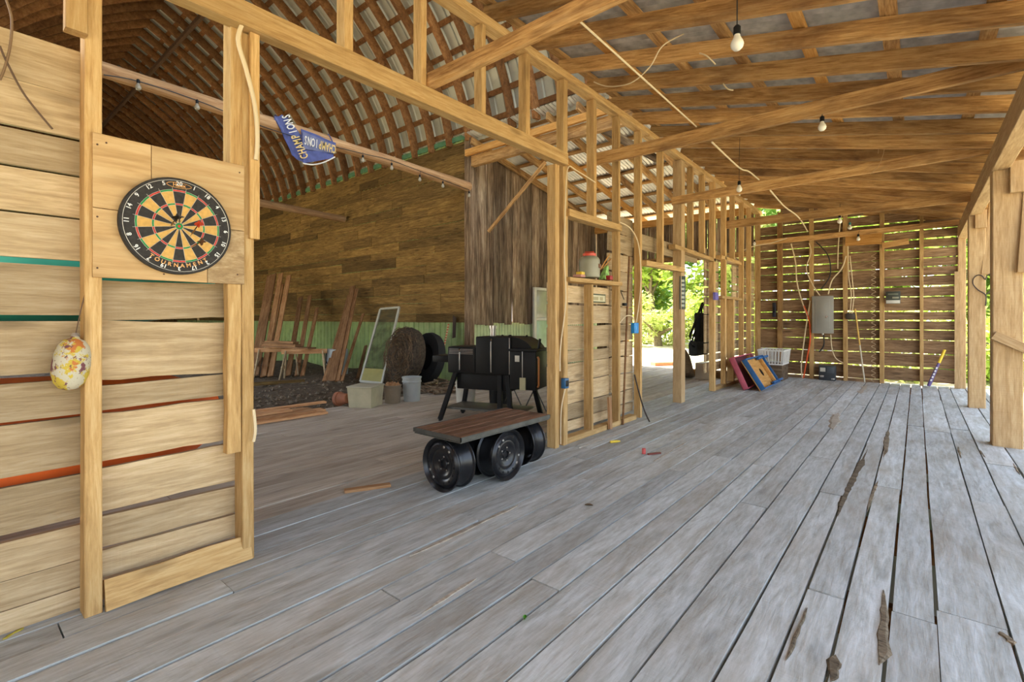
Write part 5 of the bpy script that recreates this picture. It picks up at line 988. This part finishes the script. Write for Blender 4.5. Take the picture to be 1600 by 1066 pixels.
# ---- seen through the doorway
FC = 'folded chairs hung behind the partition'
for k, (dx, dy, lb) in enumerate(((0.0, 0.0, 'folded black chair hung nearest the doorway'), (-0.12, 0.34, 'second folded black chair hung behind the first'))):
    c = empty('folded_chair', (-3.12+dx, 9.15+dy, 0.0), 0, lb, 'chair', FC)
    for s in (0, 1):
        o_ = s*0.08
        MB().tube([(0-o_, 0.25+0.2*s, 1.57), (0-o_, -0.42+0.2*s, 0.95), (0-o_, -0.36+0.2*s, 0.80), (0-o_, 0.20, 0.62)], 0.016, 8).build('frame_tube', M_BLACK, c)
        MB().tube([(0-o_, 0.25+0.2*s, 1.57), (0-o_, 0.40, 1.35), (0-o_, 0.02, 0.75)], 0.016, 8).build('frame_tube', M_BLACK, c)
        MB().tube([(0-o_, 0.30, 1.30), (0-o_, -0.10, 0.85)], 0.014, 8).build('frame_tube', M_BLACK, c)
    MB().rbox(-0.10, 0.03, 0.05, 0.55, 0.58, 1.38, 0.03).build('seat_sling', plain('black_fabric', (0.012, 0.012, 0.012), 0.9, 0, 0.4, 20, 0.5), c)
    MB().rbox(-0.12, 0.06, -0.22, 0.45, 0.58, 0.84, 0.05).build('fabric_roll', plain('dark_fabric', (0.018, 0.018, 0.016), 0.9, 0, 0.4, 20, 0.5), c)
mb = MB(); mb.rbox(-0.16, 0.16, -0.2, 0.2, 0, 0.33, 0.008, T3(*(-3.453, 10.593, 0.000))); mb.thing('carton', plain('pale_carton', (0.52, 0.44, 0.32), 0.8), 'pale carton on the floor behind the far doorway stud', 'carton')
MB().tube([(-3.837, 10.717, 0.000), (-3.70, 10.1, 0.25), (-3.72, 10.1, 0.48), (-3.74, 10.1, 0.62)], [0.10, 0.14, 0.10, 0.04], 12).thing('sack', plain('brown_sack', (0.16, 0.11, 0.06), 0.9, 0, 0.3, 20, 0.6), 'brown sack standing behind the doorway post', 'sack')
tag(bar('red_plank', (-7.228, 16.509, -0.360), (-6.762, 17.214, -0.360), 0.30, 0.12, (0, 0, 1), plain('brick_red_wood', (0.50, 0.16, 0.07), 0.8), None, cham=0.01), 'brick red plank lying on the bright ground outside', 'board')
# ================================================================== TREES AND SHRUBS OUTSIDE
def leaf_mat(name, c):
    m, ns, ln, b = new_mat(name)
    tc = N(ns, 'ShaderNodeTexCoord'); z = N(ns, 'ShaderNodeTexNoise'); z.inputs['Scale'].default_value = 2.2; z.inputs['Detail'].default_value = 3
    ln.new(tc.outputs['Object'], z.inputs['Vector'])
    r = ramp(ns, [(0.3, tuple(q*0.6 for q in c)), (0.7, tuple(min(1, q*1.35) for q in c))]); ln.new(z.outputs['Fac'], r.inputs[0])
    ln.new(r.outputs[0], b.inputs['Base Color']); b.inputs['Roughness'].default_value = 0.5
    t = N(ns, 'ShaderNodeBsdfTranslucent'); ln.new(r.outputs[0], t.inputs[0])
    mx = N(ns, 'ShaderNodeMixShader'); mx.inputs[0].default_value = 0.45
    ln.new(b.outputs[0], mx.inputs[1]); ln.new(t.outputs[0], mx.inputs[2])
    ln.new(mx.outputs[0], ns['Material Output'].inputs[0]); return m
LEAF = [leaf_mat('sunlit_leaf', (0.34, 0.46, 0.07)), leaf_mat('mid_green_leaf', (0.20, 0.36, 0.07)), leaf_mat('pale_leaf', (0.48, 0.54, 0.17))]
def foliage(seed, n, rx, rz_, leaf, nclump=26):
    r = random.Random(seed); V = []; F = []
    cl = []
    for _ in range(nclump):
        while True:
            p = Vector((r.uniform(-1, 1), r.uniform(-1, 1), r.uniform(-1, 1)))
            if p.length < 1: break
        cl.append((Vector((p.x*rx, p.y*rx, p.z*rz_)), r.uniform(0.25, 0.5)*min(rx, rz_)))
    for i in range(n):
        c, s = r.choice(cl); d = Vector((r.gauss(0, 1), r.gauss(0, 1), r.gauss(0, 0.8))).normalized()*s*r.uniform(0.5, 1)
        p = c+d; a = Vector((r.uniform(-1, 1), r.uniform(-1, 1), r.uniform(-0.8, 0.5))).normalized(); b = a.cross(Vector((r.uniform(-1, 1), r.uniform(-1, 1), 1))).normalized()
        L = leaf*r.uniform(0.6, 1.2); k = len(V)
        V += [p-a*L, p+b*L*0.5, p+a*L, p-b*L*0.5]; F.append((k, k+1, k+2, k+3))
    return V, F
fol = {}
for k, (n, rx, rz_, lf) in enumerate(((5200, 2.2, 2.6, 0.16), (5200, 2.6, 2.2, 0.15), (2600, 1.3, 1.0, 0.09))):
    for j in range(3):
        V, F = foliage(40+k*3+j, n, rx, rz_, lf); fol[(k, j)] = mesh('foliage', V, F, LEAF[j])
W_TRUNK = W_BARK
def tree(loc, kind, j, s, label, group, cat='tree', name='tree', th=None):
    t = empty(name, loc, RN.uniform(0, 6), label, cat, group)
    hz = (3.4 if kind < 2 else 0.85)*s
    m = MB().tube([(0, 0, -0.3), (0.05*s, 0.03, hz*0.5), (-0.06*s, 0.05, hz)], [0.16*s, 0.12*s, 0.06*s], 8)
    for q in range(4 if kind < 2 else 2):
        a = q*1.7+j; m.tube([(0, 0, hz*0.6), (math.cos(a)*0.9*s, math.sin(a)*0.9*s, hz*1.1)], [0.06*s, 0.02*s], 6)
    m.build('trunk', W_TRUNK, t)
    f = link('foliage', fol[(kind, j)], t, wm(t) @ Matrix.Translation((0, 0, hz)) @ Matrix.Diagonal((s, s, s, 1)))
    f['kind'] = 'stuff'
    return t
# ---- trees around the place
BG = 'trees behind the end wall'
def trees():
    rr = random.Random(77); i = 0
    for (x, y, k, j, s, lb) in ((-12.4, 28.0, 0, 0, 1.5, 'leafy tree seen at the left of the doorway'), (-8.4, 29.0, 1, 2, 1.6, 'pale leafed tree seen in the middle of the doorway'), (-14.5, 33.0, 0, 1, 2.1, 'darker tree furthest back beyond the doorway'), (-2.2, 22.0, 0, 0, 1.25, 'bright leafy tree behind the left of the end wall'), (1.2, 21.0, 1, 0, 1.2, 'leafy tree behind the right of the end wall'), (4.0, 24.0, 0, 1, 1.5, 'tall tree seen between the hewn posts'), (-5.5, 32.5, 1, 1, 2.0, 'large tree behind the hanging chairs')):
        tree((x, y, -0.45), k, j, s, lb, BG)
    for (x, y, j, s, lb) in ((-10.6, 25.0, 2, 1.7, 'low pale shrub at the left foot of the doorway view'), (-7.7, 25.5, 0, 1.7, 'low bright shrub at the right foot of the doorway view'), (-3.2, 18.5, 0, 1.4, 'shrub behind the left boards of the end wall'), (-0.6, 17.5, 2, 1.5, 'shrub behind the middle boards of the end wall'), (1.6, 18.0, 0, 1.4, 'shrub behind the right boards of the end wall')):
        tree((x, y, -0.45), 2, j, s, lb, 'shrubs behind the end wall', 'shrub', 'shrub')
trees()
